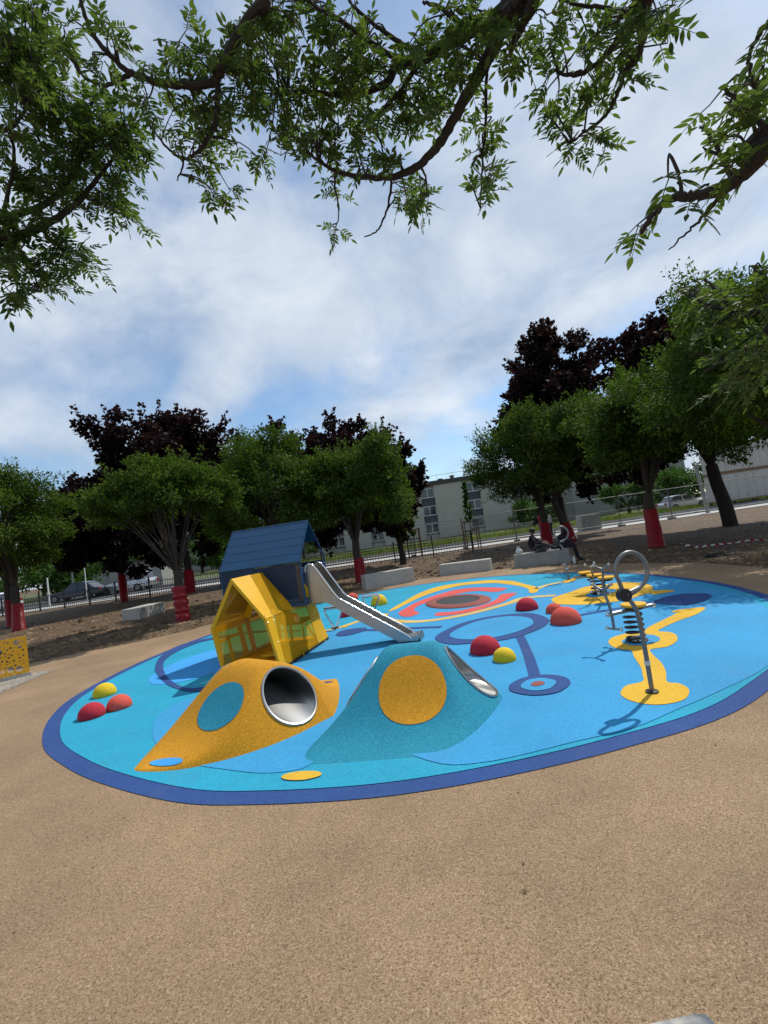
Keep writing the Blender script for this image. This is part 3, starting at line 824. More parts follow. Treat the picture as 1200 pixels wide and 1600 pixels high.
# inside: floor, shelf, round seats on brackets
plate('floor', [(-0.86, 0.25, 0.085), (-0.03, 0.25, 0.085), (-0.03, 1.70, 0.085), (-0.86, 1.70, 0.085)], 'amber', 0.02)
plate('bench', [(-0.45, 0.30, 0.16), (-0.06, 0.30, 0.16), (-0.06, 0.52, 0.16), (-0.45, 0.52, 0.16)], 'ypaint', 0.02)
plate('counter', [(-0.40, 1.0, 0.44), (-0.06, 1.0, 0.44), (-0.06, 1.62, 0.44), (-0.40, 1.62, 0.44)], 'amber', 0.02)
bar('brace', [(-0.08, 1.1, 0.42), (-0.1, 1.45, 0.10)], 0.014, 'amber'); bar('brace', [(-0.08, 0.98, 0.09), (-0.08, 0.98, 0.43)], 0.014, 'amber')
for (u_, v_) in ((-0.22, 0.85), (-0.62, 1.45)):
    MB().lathe([(0.10, 0), (0.145, 0.03), (0.15, 0.08), (0.12, 0.15), (0.05, 0.185), (0.005, 0.19)], (u_, v_, 0.47), 20).build('round_seat', MT['orange'], house, smooth=True)
    bar('seat_post', [(u_, v_, 0.09), (u_, v_, 0.48)], 0.02, 'amber')
# blue house on posts
BU0, BU1, BV0, BV1 = -1.31, 0.07, 0.87, 1.85
BZF, BZE, BZR, BVM = 0.75, 1.43, 2.03, 1.36
def B(u_, v_, z_): return (u_, v_, z_)
n_pl = 5
for i in range(n_pl):                       # near roof slope: overlapping sheets
    a, b = i / n_pl, (i + 1) / n_pl
    def rp(t, off): return (BV0 - 0.03 + (BVM - BV0 + 0.03) * t, BZE - 0.03 + (BZR - BZE + 0.03) * t + off)
    (v0, z0), (v1, z1) = rp(a, 0.004), rp(min(1, b + 0.01), 0.0)
    plate('roof_sheet', [B(BU0 - 0.02, v0, z0), B(BU1 + 0.015, v0, z0), B(BU1 + 0.015, v1, z1), B(BU0 - 0.02, v1, z1)], 'bpaint', 0.010)
plate('roof_sheet', [B(BU0, BV1 - 0.20, BZE + 0.26), B(BU1, BV1 - 0.20, BZE + 0.26), B(BU1, BVM + .003, BZR), B(BU0, BVM + .003, BZR)], 'bpaint', 0.010)
plate('wall_sheet', [B(BU0, BV0, BZF), B(BU1, BV0, BZF), B(BU1, BV0, BZE), B(BU0, BV0, BZE)], 'bperf', 0.006)
plate('wall_sheet', [B(BU0, BV1, BZF), B(BU1, BV1, BZF), B(BU1, BV1, BZE - 0.08), B(BU0, BV1, BZE - 0.08)], 'bdark', 0.010)
plate('gable_sheet', [B(BU0, BV0, BZF), B(BU0, BV1, BZF), B(BU0, BV1, BZE), B(BU0, BVM, BZR - .02), B(BU0, BV0, BZE)], 'bdark', 0.010)
plate('platform', [B(BU0, BV0, BZF), B(BU1, BV0, BZF), B(BU1, BV1, BZF), B(BU0, BV1, BZF)], 'bdark', 0.035)
plate('gable_sheet', [B(BU1, BV0 + .01, BZF), B(BU1, BV0 + 0.13, BZF), B(BU1, BV0 + 0.13, 1.30), B(BU1, BV0 + .01, 1.30)], 'bdark', 0.010)
plate('gable_sheet', [B(BU1, 1.42, BZF), B(BU1, BV1 - .01, BZF), B(BU1, BV1 - .01, 1.34), B(BU1, 1.42, 1.34)], 'bdark', 0.010)
for i in range(3):
    bar('slot_bar', [B(BU1 + 0.012, BV0 + 0.03 + i * .035, 1.06 - i * .03), B(BU1 + 0.012, BV0 + 0.055 + i * .035, 0.84)], 0.009, 'ypaint', seg=6)
for (u_) in (BU0, BU1):
    bar('gable_edge', [B(u_, BV0, BZF - 0.02), B(u_, BV0, BZE), B(u_, BVM, BZR), B(u_, BV1, BZE), B(u_, BV1, BZF - .02)], 0.015, 'bpaint')
bar('ridge_edge', [B(BU0 - .02, BVM, BZR + .004), B(BU1 + .01, BVM, BZR + .004)], 0.012, 'bpaint')
bar('floor_edge', [B(BU0, BV0 - .01, BZF), B(BU1, BV0 - .01, BZF)], 0.018, 'bpaint')
for (u_, v_) in ((-0.88, BV1 - .14), (-0.14, 1.60)):
    bar('post', [B(u_, v_, 0), B(u_, v_, BZF)], 0.03, 'bdark')
plate('inner_screen', [B(-0.16, BV0 + 0.30, BZF + .02), B(BU1 - 0.05, BV0 + 0.30, BZF + .02), B(BU1 - 0.05, BV0 + 0.30, 1.26), B(-0.16, BV0 + 0.30, 1.36)], 'ypaint', 0.008)
# slide
slide = empty('slide', HO, HA); tag(slide, 'stainless steel slide running down from the blue house', 'slide')
SV0, SV1 = 0.985, 1.315
rail = spline([(0.08, 0, 1.22), (0.09, 0, 1.30), (0.15, 0, 1.335), (0.24, 0, 1.28), (0.40, 0, 1.02), (0.555, 0, 0.775), (0.70, 0, 0.67), (1.10, 0, 0.405), (1.50, 0, 0.145), (1.60, 0, 0.06)], 6)
bed = spline([(0.08, 0, 0.80), (0.28, 0, 0.80), (0.40, 0, 0.775), (0.62, 0, 0.60), (1.05, 0, 0.315), (1.32, 0, 0.14), (1.44, 0, 0.085), (1.66, 0, 0.085), (1.72, 0, 0.07), (1.73, 0, 0.02)], 6)
under = [(1.58, 0.035), (1.42, 0.03), (1.28, 0.115), (1.0, 0.295), (0.66, 0.515), (0.50, 0.635), (0.36, 0.725), (0.08, 0.74)]
for sv_ in (SV0, SV1):
    pts = [(p.x, sv_, p.z) for p in rail] + [(a, sv_, b) for a, b in under]
    m = MB(); m.slab(pts, 0.008); m.build('side_panel', MT['steel'], slide)
    bar('side_rail', [(p.x, sv_, p.z + .004) for p in rail], 0.018, 'chrome', slide, 10)
m = MB(); k = len(bed)
for i in range(k - 1):
    m.add([(bed[i].x, SV0, bed[i].z), (bed[i].x, SV1, bed[i].z), (bed[i + 1].x, SV1, bed[i + 1].z), (bed[i + 1].x, SV0, bed[i + 1].z)], [(0, 1, 2, 3)])
bo = m.build('chute', MT['steel'], slide); sol = bo.modifiers.new('thick', 'SOLIDIFY'); sol.thickness = 0.006
MB().tube([(1.70, SV0, 0.085), (1.70, SV1, 0.085)], 0.026, 10).build('end_roll', MT['chrome'], slide, smooth=True)
for sv_ in (SV0, SV1): MB().slab([(1.5, sv_, 0.10), (1.58, sv_, 0.03), (1.70, sv_, 0.03), (1.73, sv_, 0.09), (1.56, sv_, 0.10)], 0.007).build('end_cheek', MT['steel'], slide)
for sv_ in (SV0 + .03, SV1 - .03): bar('foot', [(1.40, sv_, 0.0), (1.40, sv_, 0.08)], 0.014, 'chrome', slide)
bar('grip', [(0.07, SV0 - .005, 1.22), (0.0, SV0 - .06, 1.24)], 0.012, 'chrome', slide)

# ================================================================== SPRING ROCKERS, HOOPS, STANDS
def spring(root, r, z0, z1, turns, wire):
    m = MB(); n = int(turns * 16)
    m.tube([(r * math.cos(2 * math.pi * i / 16), r * math.sin(2 * math.pi * i / 16), z0 + (z1 - z0) * i / n) for i in range(n + 1)], wire, 6)
    m.build('spring', MT['springmetal'], root, smooth=True)
    MB().lathe([(r * 1.25, 0.018), (r * 1.25, 0.035), (r * 0.9, 0.05)], seg=20).build('base_plate', MT['darkmetal'], root)
def knob(root, p, r=0.022):
    MB().lathe([(r * .5, -r), (r, -r * .5), (r, r * .5), (r * .5, r)], p, 10).build('end_knob', MT['chrome'], root, smooth=True)
def seat_disc(root, c, r):
    MB().lathe([(r * .96, -0.012), (r, -0.006), (r, 0.010), (r * .97, 0.016), (0.01, 0.018)], c, 28).build('seat', MT['amber'], root, smooth=True)
    MB().lathe([(r * .62, -0.05), (r * .72, -0.04), (r * .72, -0.014), (r * .6, -0.013)], c, 20).build('seat_mount', MT['darkmetal'], root)
def handle_mast(root, base, top, side, foot_z):
    """bent mast with two hand grips above and two foot pegs below"""
    b, t, s = Vector(base), Vector(top), Vector(side).normalized()
    pts = spline([(b.x, b.y, foot_z), b, b.lerp(t, .5) + Vector((0.01, 0, 0)), t], 5)
    bar('mast', pts, 0.017, 'castmetal', root)
    fwd = Vector((-s.y, s.x, 0))
    for k in (-1, 1):
        e = t + s * k * 0.11 + Vector((0, 0, 0.055)) - fwd * 0.0
        bar('hand_grip', [t - Vector((0, 0, .01)), t + s * k * .06 + Vector((0, 0, .015)), e], 0.014, 'castmetal', root); knob(root, e)
        f = Vector((b.x, b.y, foot_z)) + s * k * 0.085
        bar('foot_peg', [(b.x, b.y, foot_z), f], 0.014, 'castmetal', root); knob(root, f)
r1 = empty('spring_rocker', (2.63, 5.41, 0)); tag(r1, 'single seat spring rocker with round yellow seat on the near yellow figure', 'spring rocker', 'spring rockers')
spring(r1, 0.095, 0.035, 0.355, 5.5, 0.0115)
seat_disc(r1, (0.03, 0, 0.425), 0.135)
bar('beam', [(-0.29, -0.05, 0.365), (0.26, 0.03, 0.385)], 0.022, 'castmetal', r1); knob(r1, (0.27, 0.03, 0.385), .026); knob(r1, (-0.30, -0.05, 0.365), .026)
handle_mast(r1, (-0.25, -0.04, 0.36), (-0.31, -0.05, 0.66), (0.55, -0.85, 0), 0.20)
g0 = G(937, 929)
r2 = empty('spring_rocker', g0); tag(r2, 'three seat spring rocker with branching handles on the far yellow blob', 'spring rocker', 'spring rockers')
spring(r2, 0.12, 0.035, 0.31, 4.5, 0.015)
bar('beam', [(-0.30, 0.32, 0.33), (0.30, -0.20, 0.33)], 0.022, 'castmetal', r2)
bar('beam', [(-0.25, -0.2, 0.32), (0.28, 0.3, 0.32)], 0.020, 'castmetal', r2)
for (px_, py_) in ((915, 894.5), (929, 898.5), (947, 902.5)):
    q = G(px_, py_, 0.40) - g0
    seat_disc(r2, (q.x, q.y, 0.40), 0.135)
    bar('beam', [(0, 0, 0.33), (q.x, q.y, 0.375)], 0.018, 'castmetal', r2)
for (px_, py_, sx_, sy_) in ((922, 884, 1, .5), (940, 886, 1, -.6)):
    t_ = G(px_, py_, 0.62) - g0
    handle_mast(r2, (t_.x * .8, t_.y * .8, 0.34), (t_.x, t_.y, 0.60), (sx_, sy_, 0), 0.17)

def hoop(loc, rz, label, sc=1.0):
    h = empty('spinning_hoop', loc, rz); h.scale = (sc, sc, sc)
    tag(h, label, 'hoop', 'standing hoops on poles')
    bar('pole', spline([(0, 0, 0.0), (0.0, 0, 0.40), (-0.01, 0, 0.66), (-0.045, 0, 0.76), (-0.10, 0, 0.83)], 6), 0.0185, 'castmetal', h, 10)
    c = Vector((0.0, 0.0, 1.01)); ring = []
    for i in range(25):                       # teardrop ring, open at the joint
        a = R(215) - R(298) * i / 24
        k = 0.155 * (1.0 + 0.08 * math.sin(a))
        ring.append((c.x + k * math.cos(a) * 0.92, c.y, c.z + k * math.sin(a)))
    bar('ring', spline([(-0.10, 0, 0.835)] + ring[1:-1], 2), 0.0165, 'castmetal', h, 10)
    bar('ring_joint', [ring[-2], (0.045, 0, 0.872), (-0.03, 0, 0.845), (-0.09, 0, 0.835)], [0.017, 0.021, 0.03, 0.034], 'castmetal', h, 10) if False else MB().tube([ring[-2], (0.045, 0, 0.872), (-0.03, 0, 0.848), (-0.09, 0, 0.835)], [0.017, 0.021, 0.028, 0.032], 10).build('ring_joint', MT['castmetal'], h, smooth=True)
    p = MB(); p.tube([(-0.105, -0.03, 0.835), (-0.105, 0.03, 0.835)], 0.055, 20); p.build('pivot_disc', MT['darkmetal'], h, bevel=0.0)
    MB().lathe([(0.05, 0.022), (0.05, 0.03), (0.022, 0.034)], seg=16).build('base_plate', MT['darkmetal'], h)
    MB().lathe([(0.0225, 0.24), (0.0225, 0.275)], seg=10).build('sticker', MT['bag'], h)
    return h
hoop((1.975, 3.95, 0), R(8), 'grey steel hoop on a tall pole standing on the near yellow circle')
fg = G(889, 907)
hoop((fg.x, fg.y, 0), R(-6), 'grey steel hoop on a pole at the far edge in front of the bench', 1.06)

def stand(px, py, label, rz):
    g = G(px, py); s = empty('balance_stand', g, rz); tag(s, label, 'play stand', 'chrome play stands behind the slide')
    for k in (-1, 1):
        bar('leg', spline([(k * .012, 0, 0.0), (k * .05, 0, .09), (k * .14, 0, .26), (k * .165, 0, .34), (k * .15, 0, .40)], 4), 0.019, 'chrome', s)
    bar('roller', [(-.17, 0, .40), (.17, 0, .40)], 0.034, 'chrome', s, 12)
    MB().lathe([(0.07, 0.018), (0.07, 0.035), (0.04, 0.04)], seg=16).build('base_plate', MT['darkmetal'], s)
stand(524, 983, 'chrome V shaped stand beside the yellow wall of the playhouse', R(-15))
stand(583, 960, 'chrome V shaped stand behind the slide in front of the yellow dome', R(10))

# ================================================================== CONCRETE BENCHES AND BLOCKS
def block(a, b, depth, h, mat, label, name='concrete_bench', cat='bench', group='concrete benches along the path', legs=False):
    a, b = Vector(a), Vector(b); d = (b - a); L_ = d.length; d.normalize(); nb = Vector((-d.y, d.x, 0))
    if nb.y < 0: nb = -nb
    c = (a + b) / 2 + nb * depth / 2
    m = MB(); m.box((0, 0, h / 2 - 0.02), (L_, depth, h + 0.04))
    o = m.build(name, MT[mat], bevel=0.012)
    o.location = (c.x, c.y, 0); o.rotation_euler = (0, 0, math.atan2(d.y, d.x))
    return tag(o, label, cat, group)
block((-9.25, 15.9, 0), (-8.55, 15.75, 0), 1.25, .40, 'concrete', 'white concrete block on the soil left of the playhouse')
block(G(573, 922), G(649, 908), .45, .46, 'concrete', 'long concrete bench behind the slide next to a red trunk guard')
block(G(688, 900), G(768, 891), .45, .37, 'concrete', 'pale concrete bench alone behind the trampoline')
block(G(804.5, 888), G(892, 879.5), .52, .42, 'concrete2', 'grey concrete bench with two people sitting on it')
block((13.4, 32.4, 0), (14.7, 32.4, 0), 1.0, 1.05, 'concrete2', 'big grey concrete cube beside the wire fence', 'concrete_cube', 'concrete block', None)
_c = G(1103, 1570, .42); _e = G(1030, 1586, .42) - _c; _e.normalize(); _f = Vector((-_e.y, _e.x, 0))
if _f.y > 0: _f = -_f
MBc = MB(); MBc.box((0, 0, 0.2), (0.5, 1.6, 0.44)); fo = MBc.build('concrete_bench', MT['concrete'], bevel=0.03)
_m = _c + _e * .25 + _f * .80
fo.location = (_m.x, _m.y, 0); fo.rotation_euler = (0, 0, math.atan2(_e.y, _e.x))
tag(fo, 'pale concrete bench whose corner shows at the bottom edge', 'bench', 'concrete benches along the path')

# drain cover and litter
dh = MB(); dh.lathe([(0.20, 0.0), (0.21, 0.06), (0.18, 0.08), (0.16, 0.05), (0.01, 0.045)], seg=28)
o = dh.build('manhole_ring', MT['black'], smooth=True); o.location = G(1118, 871); o.location.z = 0.0
tag(o, 'black manhole ring lying in the shade by the path edge', 'manhole')
tp = MB(); prev = None
tp_pts = spline([G(*q) for q in [(1065, 853), (1090, 857), (1120, 853), (1150, 849), (1185, 845), (1215, 846)]], 14)
for i in range(len(tp_pts) - 1):
    tp.cur = (i // 3) % 2
    a, b = tp_pts[i], tp_pts[i + 1]; za, zb = soil_z(a.x, a.y) + 0.012 + 0.01 * math.sin(i * 1.3), soil_z(b.x, b.y) + 0.012 + 0.01 * math.sin((i + 1) * 1.3)
    tp.slab([(a.x, a.y, za), (b.x, b.y, zb), (b.x, b.y + .03, zb + .035 + .015 * math.sin(i)), (a.x, a.y + .03, za + .035)], 0.004)
tag(tp.build('barrier_tape', [MT['whitecloth'], MT['guard']]), 'red and white barrier tape trailing on the soil at right', 'barrier tape')
def litter(px, py, mat, label, s):
    g = G(px, py); m = MB(); rr = random.Random(int(px))
    m.lathe([(s * .5, 0), (s, s * .3), (s * .8, s * .8), (s * .3, s * 1.1), (.005, s * .9)], seg=9, wob=lambda a, z: 1 + .35 * math.sin(3 * a + z * 40) + .2 * math.sin(5 * a))
    o = m.build('litter', MT[mat]); o.location = (g.x, g.y, soil_z(g.x, g.y) + .004 if g.y > back_y(g.x) else 0.004)
    tag(o, label, 'litter')
litter(1075, 856, 'whitecloth', 'crumpled white paper on the soil near the barrier tape', .07)
litter(881, 883, 'bag', 'crumpled plastic on the path in front of the bench', .06)
leafm = MB()
for i in range(9):
    a = i * .7; leafm.tube([(0, 0, .003), (.012 * math.cos(a), .02 * math.sin(a), .010), (.022 * math.cos(a + .3), .03 * math.sin(a + .3), .004)], [.003, .002, .001], 4)
o = leafm.build('fallen_twig', MT['wood']); o.scale = (.6, .6, .6); g = G(820, 1394); o.location = (g.x, g.y, 0.0); tag(o, 'small dry twig tuft lying on the beige ground in front', 'twig')
# bottle beside bench, bag on bench
g = G(898, 881); bt = empty('plastic_bottle', g); tag(bt, 'clear plastic bottle standing at the end of the occupied bench', 'bottle')
MB().lathe([(.036, 0), (.04, .02), (.04, .15), (.018, .20), (.016, .22)], seg=14).build('bottle_body', MT['bag'], bt, smooth=True)
MB().lathe([(.018, .22), (.018, .24)], seg=12).build('cap', MT['white'], bt)

# ================================================================== YELLOW PERFORATED BARRIER PANELS
def holed_panel(name, w, h, thick, holes, mat, parent):
    cu = bpy.data.curves.new(name, 'CURVE'); cu.dimensions = '2D'; cu.fill_mode = 'BOTH'; cu.extrude = thick / 2
    s = cu.splines.new('POLY'); s.points.add(3); s.use_cyclic_u = True
    for p, c in zip(s.points, ((0, 0), (w, 0), (w, h), (0, h))): p.co = (c[0], c[1], 0, 1)
    for (x, y, r) in holes:
        s = cu.splines.new('POLY'); n = 14; s.points.add(n - 1); s.use_cyclic_u = True
        for k in range(n): s.points[k].co = (x + r * math.cos(2 * math.pi * k / n), y + r * math.sin(2 * math.pi * k / n), 0, 1)
    tmp = bpy.data.objects.new(name, cu); col.objects.link(tmp)
    me = bpy.data.meshes.new_from_object(tmp.evaluated_get(bpy.context.evaluated_depsgraph_get()))
    bpy.data.objects.remove(tmp); bpy.data.curves.remove(cu)
    me.materials.clear(); me.materials.append(MT[mat])
    o = link(name, me, parent); o.rotation_euler = (R(90), 0, 0)
    return o
def hole_field(w, h, seed):
    rr = random.Random(seed); out = []
    for tries in range(1500):
        r = rr.choice([.05, .055, .032, .018, .012, .012, .018])
        x, y = rr.uniform(.035 + r, w - .035 - r), rr.uniform(.05 + r, h - .035 - r)
        if all((x - a) ** 2 + (y - b) ** 2 > (r + c + .012) ** 2 for a, b, c in out): out.append((x, y, r))
        if len(out) > 60: break
    return out
p0, p1 = G(13, 1063), G(47, 1055)
dvec = (p1 - p0); ang = math.atan2(dvec.y, dvec.x)
pw = 0.62
b1 = empty('punched_metal_screen', (p1.x - pw * math.cos(ang), p1.y - pw * math.sin(ang), 0.0), ang)
tag(b1, 'amber metal panel punched with round holes, nearest the play surface', 'metal panel', 'punched amber panels')
holed_panel('panel_sheet', pw, .73, .006, hole_field(pw, .73, 3), 'amber', b1)
MB().box((pw / 2, 0.005, 0.03), (pw + .04, .05, .06)).build('base_rail', MT['concrete'], b1)
MB().box((pw - .012, .02, .365), (.024, .03, .73)).build('edge_fold', MT['amber'], b1)
b2 = empty('punched_metal_screen', (b1.location.x - .62 * math.cos(ang) + .02, b1.location.y - .62 * math.sin(ang) + .10, 0.0), ang)
tag(b2, 'amber metal panel punched with round holes, cut by the left edge', 'metal panel', 'punched amber panels')
holed_panel('panel_sheet', .66, .70, .006, hole_field(.66, .70, 8), 'amber', b2)
MB().box((.33, 0.005, 0.03), (.68, .05, .06)).build('base_rail', MT['concrete'], b2)

# ================================================================== BLACK FENCE
fence = empty('metal_fence', (0, 0, 0)); tag(fence, 'low black metal picket fence running along the back of the soil', 'fence')
FL = [Vector((-27, 29.6, 0)), Vector((-22.1, 29.4, 0)), Vector((-16.5, 28.0, 0)), Vector((-9.8, 26.9, 0)), Vector((-1.9, 26.5, 0)), Vector((4.54, 25.9, 0))]
FH = 1.10
post_me = MB().box((0, 0, (FH + .08) / 2), (.07, .07, FH + .16)).mesh('post', MT['blacksteel'])
pick_me = MB().box((0, 0, .56), (.018, .018, .98)).mesh('picket', MT['blacksteel'])
rnd = random.Random(2); n_pick = 0
for i in range(len(FL) - 1):
    a, b = FL[i], FL[i + 1]; d = b - a; L_ = d.length; nseg = max(1, round(L_ / 2.2)); an = math.atan2(d.y, d.x)
    for k in range(nseg):
        s, e = a.lerp(b, k / nseg), a.lerp(b, (k + 1) / nseg)
        z0 = soil_z(s.x, s.y) - .02
        o = link('post', post_me, fence, (s.x, s.y, z0)); o.rotation_euler = (0, 0, an)
        c = (s + e) / 2; ln = (e - s).length
        for hz in (.20, .86):
            link('rail', MB().box((0, 0, 0), (ln - .075, .03, .035)).mesh('rail', MT['blacksteel']), fence, (c.x, c.y, z0 + hz + .04)).rotation_euler = (0, 0, an)
        npk = int(ln / .145)
        for q in range(1, npk):
            p = s.lerp(e, q / npk)
            if n_pick < 296:
                o = link('picket', pick_me, fence, (p.x, p.y, z0 + .0)); o.rotation_euler = (rnd.uniform(-.02, .02), rnd.uniform(-.02, .02), an)
                o.scale = (1, 1, rnd.choice((.93, .96, 1.0, 1.05))); n_pick += 1
e = FL[-1]; link('post', post_me, fence, (e.x, e.y, soil_z(e.x, e.y) - .02))

# ================================================================== WIRE SITE FENCE PANELS
def site_panel_proto():
    r = empty('site_fence_panel', (0, 0, 0))
    fr = MB()
    fr.tube([(0.02, 0, .12), (0.02, 0, 2.05)], .021, 6); fr.tube([(3.43, 0, .12), (3.43, 0, 2.05)], .021, 6)
    fr.tube([(0.02, 0, 2.03), (3.43, 0, 2.03)], .021, 6); fr.tube([(0.02, 0, .22), (3.43, 0, .22)], .021, 6); fr.tube([(0.02, 0, 1.15), (3.43, 0, 1.15)], .010, 5)
    fr.build('frame', MT['fencewire'], r, smooth=True)
    w = MB()
    for i in range(1, 28): w.box((0.02 + i * 3.41 / 28, 0, 1.12), (.0035, .0035, 1.8))
    for i in range(1, 9): w.box((1.725, 0, .22 + i * .2), (3.4, .0035, .0035))
    wo = w.build('wire_mesh', MT['fencewire'], r); wo['kind'] = 'stuff'
    MB().box((0.0, 0, .07), (.24, .62, .14)).build('foot_block', MT['concrete2'], r)
    return r
proto = site_panel_proto()
xs0 = -9.0
spots = ['behind the black fence left of the pale apartment block', 'behind the black fence behind the slide', 'behind the black fence below the pale apartment block', 'behind the black fence just left of the slim sapling', 'at the end of the black fence behind the slim sapling', 'behind the standing person in pink', 'left of the concrete cube', 'directly behind the concrete cube', 'right of the concrete cube', 'behind the rightmost red guarded tree', 'left of the leaning pale pole', 'in front of the stacked white cabins', 'at the right edge']
for i, s in enumerate(spots):
    o = proto if i == 0 else copy_tree(proto)
    x = xs0 + i * 3.5; y = 31.0 + .12 * math.sin(i * 1.7) + (i * .05)
    o.location = (x, y, 0); o.rotation_euler = (R(.6 * math.sin(i * 2.1)), 0, R(1.5 * math.sin(i * 1.3)))
    tag(o, 'grey wire site fence panel ' + s, 'fence panel', 'wire site fence panels')

# ================================================================== ROAD, KERBS, VERGE
tag(sheet('road', [(-90, 31.8), (90, 31.8), (90, 41.5), (-90, 41.5)], 0.0, MT['road']), kind='structure')
tag(sheet('road_strip', [(-90, 35.1), (90, 35.1), (90, 36.0), (-90, 36.0)], 0.006, MT['asphalt']), kind='structure')
for nm, y, w in (('kerb', 34.95, .16), ('kerb', 38.9, .16), ('kerb', 41.6, .18)):
    tag(MB().box((0, y, .055), (180, w, .13)).build(nm, MT['kerb']), kind='structure')
tag(sheet('grass_verge', [(-90, 41.7), (90, 41.7), (90, 100), (-90, 100)], 0.02, MT['grassland']), kind='structure')
tag(sheet('car_park', [(-60, 36.2), (-13, 36.2), (-13, 46), (-60, 46)], 0.026, MT['asphalt']), kind='structure')
rng = np.random.default_rng(4)
n = 26000
gx = rng.uniform(-12, 62, n); gy = 41.9 + rng.exponential(4.5, n); gh = rng.uniform(.18, .55, n) * (1 + .5 * np.sin(gx * .9) * np.sin(gy * .7)); gw = rng.uniform(.01, .03, n); ga = rng.uniform(0, 6.28, n); ln_ = rng.uniform(-.2, .2, (n, 2))
V = np.zeros((n, 3, 3)); V[:, 0] = np.stack([gx - gw * np.cos(ga), gy - gw * np.sin(ga), gx * 0 + .02], 1); V[:, 1] = np.stack([gx + gw * np.cos(ga), gy + gw * np.sin(ga), gx * 0 + .02], 1); V[:, 2] = np.stack([gx + ln_[:, 0], gy + ln_[:, 1], gh], 1)
me = bpy.data.meshes.new('long_grass'); me.vertices.add(3 * n); me.vertices.foreach_set('co', V.ravel()); me.loops.add(3 * n); me.loops.foreach_set('vertex_index', np.arange(3 * n, dtype=np.int32)); me.polygons.add(n); me.polygons.foreach_set('loop_start', np.arange(0, 3 * n, 3, dtype=np.int32)); me.update(calc_edges=True)
at = me.attributes.new('tint', 'FLOAT', 'POINT'); at.data.foreach_set('value', np.repeat(rng.random(n), 3))
me.materials.append(MT['grass']); tag(link('long_grass', me), 'unmown green grass on the verge beyond the road', 'grass', kind='stuff')

# ================================================================== BUILDINGS
def window_unit(parent, x, y, z, w, h, panes=2, rz=0):
    f = MB(); t = .07
    f.box((0, 0, h / 2 - t / 2), (w, .08, t)); f.box((0, 0, -h / 2 + t / 2), (w, .08, t))
    f.box((-w / 2 + t / 2, 0, 0), (t, .08, h - 2 * t)); f.box((w / 2 - t / 2, 0, 0), (t, .08, h - 2 * t))
    for k in range(1, panes): f.box((-w / 2 + k * w / panes, 0, 0), (t, .07, h - 2 * t))
    fo_ = f.build('window', MT['white'], parent, loc=(x, y, z))
    for k in range(panes):
        pw_ = (w - t * (panes + 1)) / panes
        MB().box((-w / 2 + t + pw_ / 2 + k * (pw_ + t), .02, 0), (pw_, .02, h - 2 * t)).build('pane', MT['glass'], fo_)
    MB().box((0, -.06, -h / 2 - .04), (w + .16, .2, .06)).build('sill', MT['cream2'], fo_)
def apartment(name, label, x0, x1, y, depth, h, mods, mat='cream', rz=0.0, vents=True):
    b = empty(name, (x0, y, 0), rz); tag(b, label, 'building')
    Wd = x1 - x0
    walls = MB(); hw = 1.05
    edges = [0.0]
    for m_ in mods: edges += [m_ - hw, m_ + hw]
    edges.append(Wd)
    for i in range(0, len(edges), 2):         # render piers between the recessed window strips
        if edges[i + 1] - edges[i] > .05: walls.box(((edges[i] + edges[i + 1]) / 2, .15, h / 2 + .05), (edges[i + 1] - edges[i], .3, h - .1))
    walls.box((Wd / 2, depth / 2 + .45, h / 2), (Wd, depth, h))
    walls.build('wall', MT[mat], b)
    MB().box((Wd / 2, depth / 2 + .3, h + .33), (Wd + .3, depth + .9, .66)).build('parapet', MT['parapet'], b)
    for m_ in mods:
        for fl in range(3):
            zc = 1.75 + fl * 2.75
            window_unit(b, m_, .34, zc, 2.0, 1.45, 2)
            MB().box((m_, .36, zc + 1.36 if fl < 2 else zc - 5), (2.06, .08, 1.2)).build('spandrel_panel', MT['spandrel'], b) if fl < 2 else None
    if vents:
        rr = random.Random(int(x0 * 7))
        for i in range(int(Wd / 5)):
            xv = rr.uniform(1, Wd - 1); hv = rr.uniform(.5, 1.1)
            v_ = MB(); v_.box((0, 0, hv / 2), (.55, .5, hv)); v_.box((0, 0, hv + .06), (.8, .7, .12))
            v_.build('roof_vent', MT['parapet'], b, loc=(xv, rr.uniform(1.5, depth - 2), h + .66))
        rl = MB(); rl.tube([(0.2, .6, h + 1.55), (Wd - .2, .6, h + 1.55)], .03, 5)
        for i in range(int(Wd / 2.4) + 1): rl.tube([(.2 + i * 2.4, .6, h + .6), (.2 + i * 2.4, .6, h + 1.55)], .025, 5)
        rl.build('roof_railing', MT['castmetal'], b)
    return b
apartment('apartment_block', 'cream three storey apartment block with slate window strips seen beyond the trees', -22.5, 25.0, 74.0, 11, 8.35, [2.5, 8.6, 14.8, 21.0, 29.6, 36.6, 43.5], rz=R(-3.0))
gb = apartment('apartment_block', 'pale blank end wall of an apartment block right of the dark leaning tree', 27.4, 33.4, 68.0, 14, 8.2, [], 'cream2', vents=False)
sb_ = MB(); sb_.box((0, 0, 1.3), (5.5, 5, 2.6)); 
apartment('apartment_block', 'dark grey apartment block far behind the rightmost red guarded tree', 36.0, 52.0, 80.0, 10, 8.3, [3, 8, 13], 'cream2', vents=False)
apartment('apartment_block', 'long pale block half hidden behind the purple trees at left', -58.0, -27.0, 84.0, 10, 8.3, [3, 9, 15, 21, 27], 'cream2', vents=False)
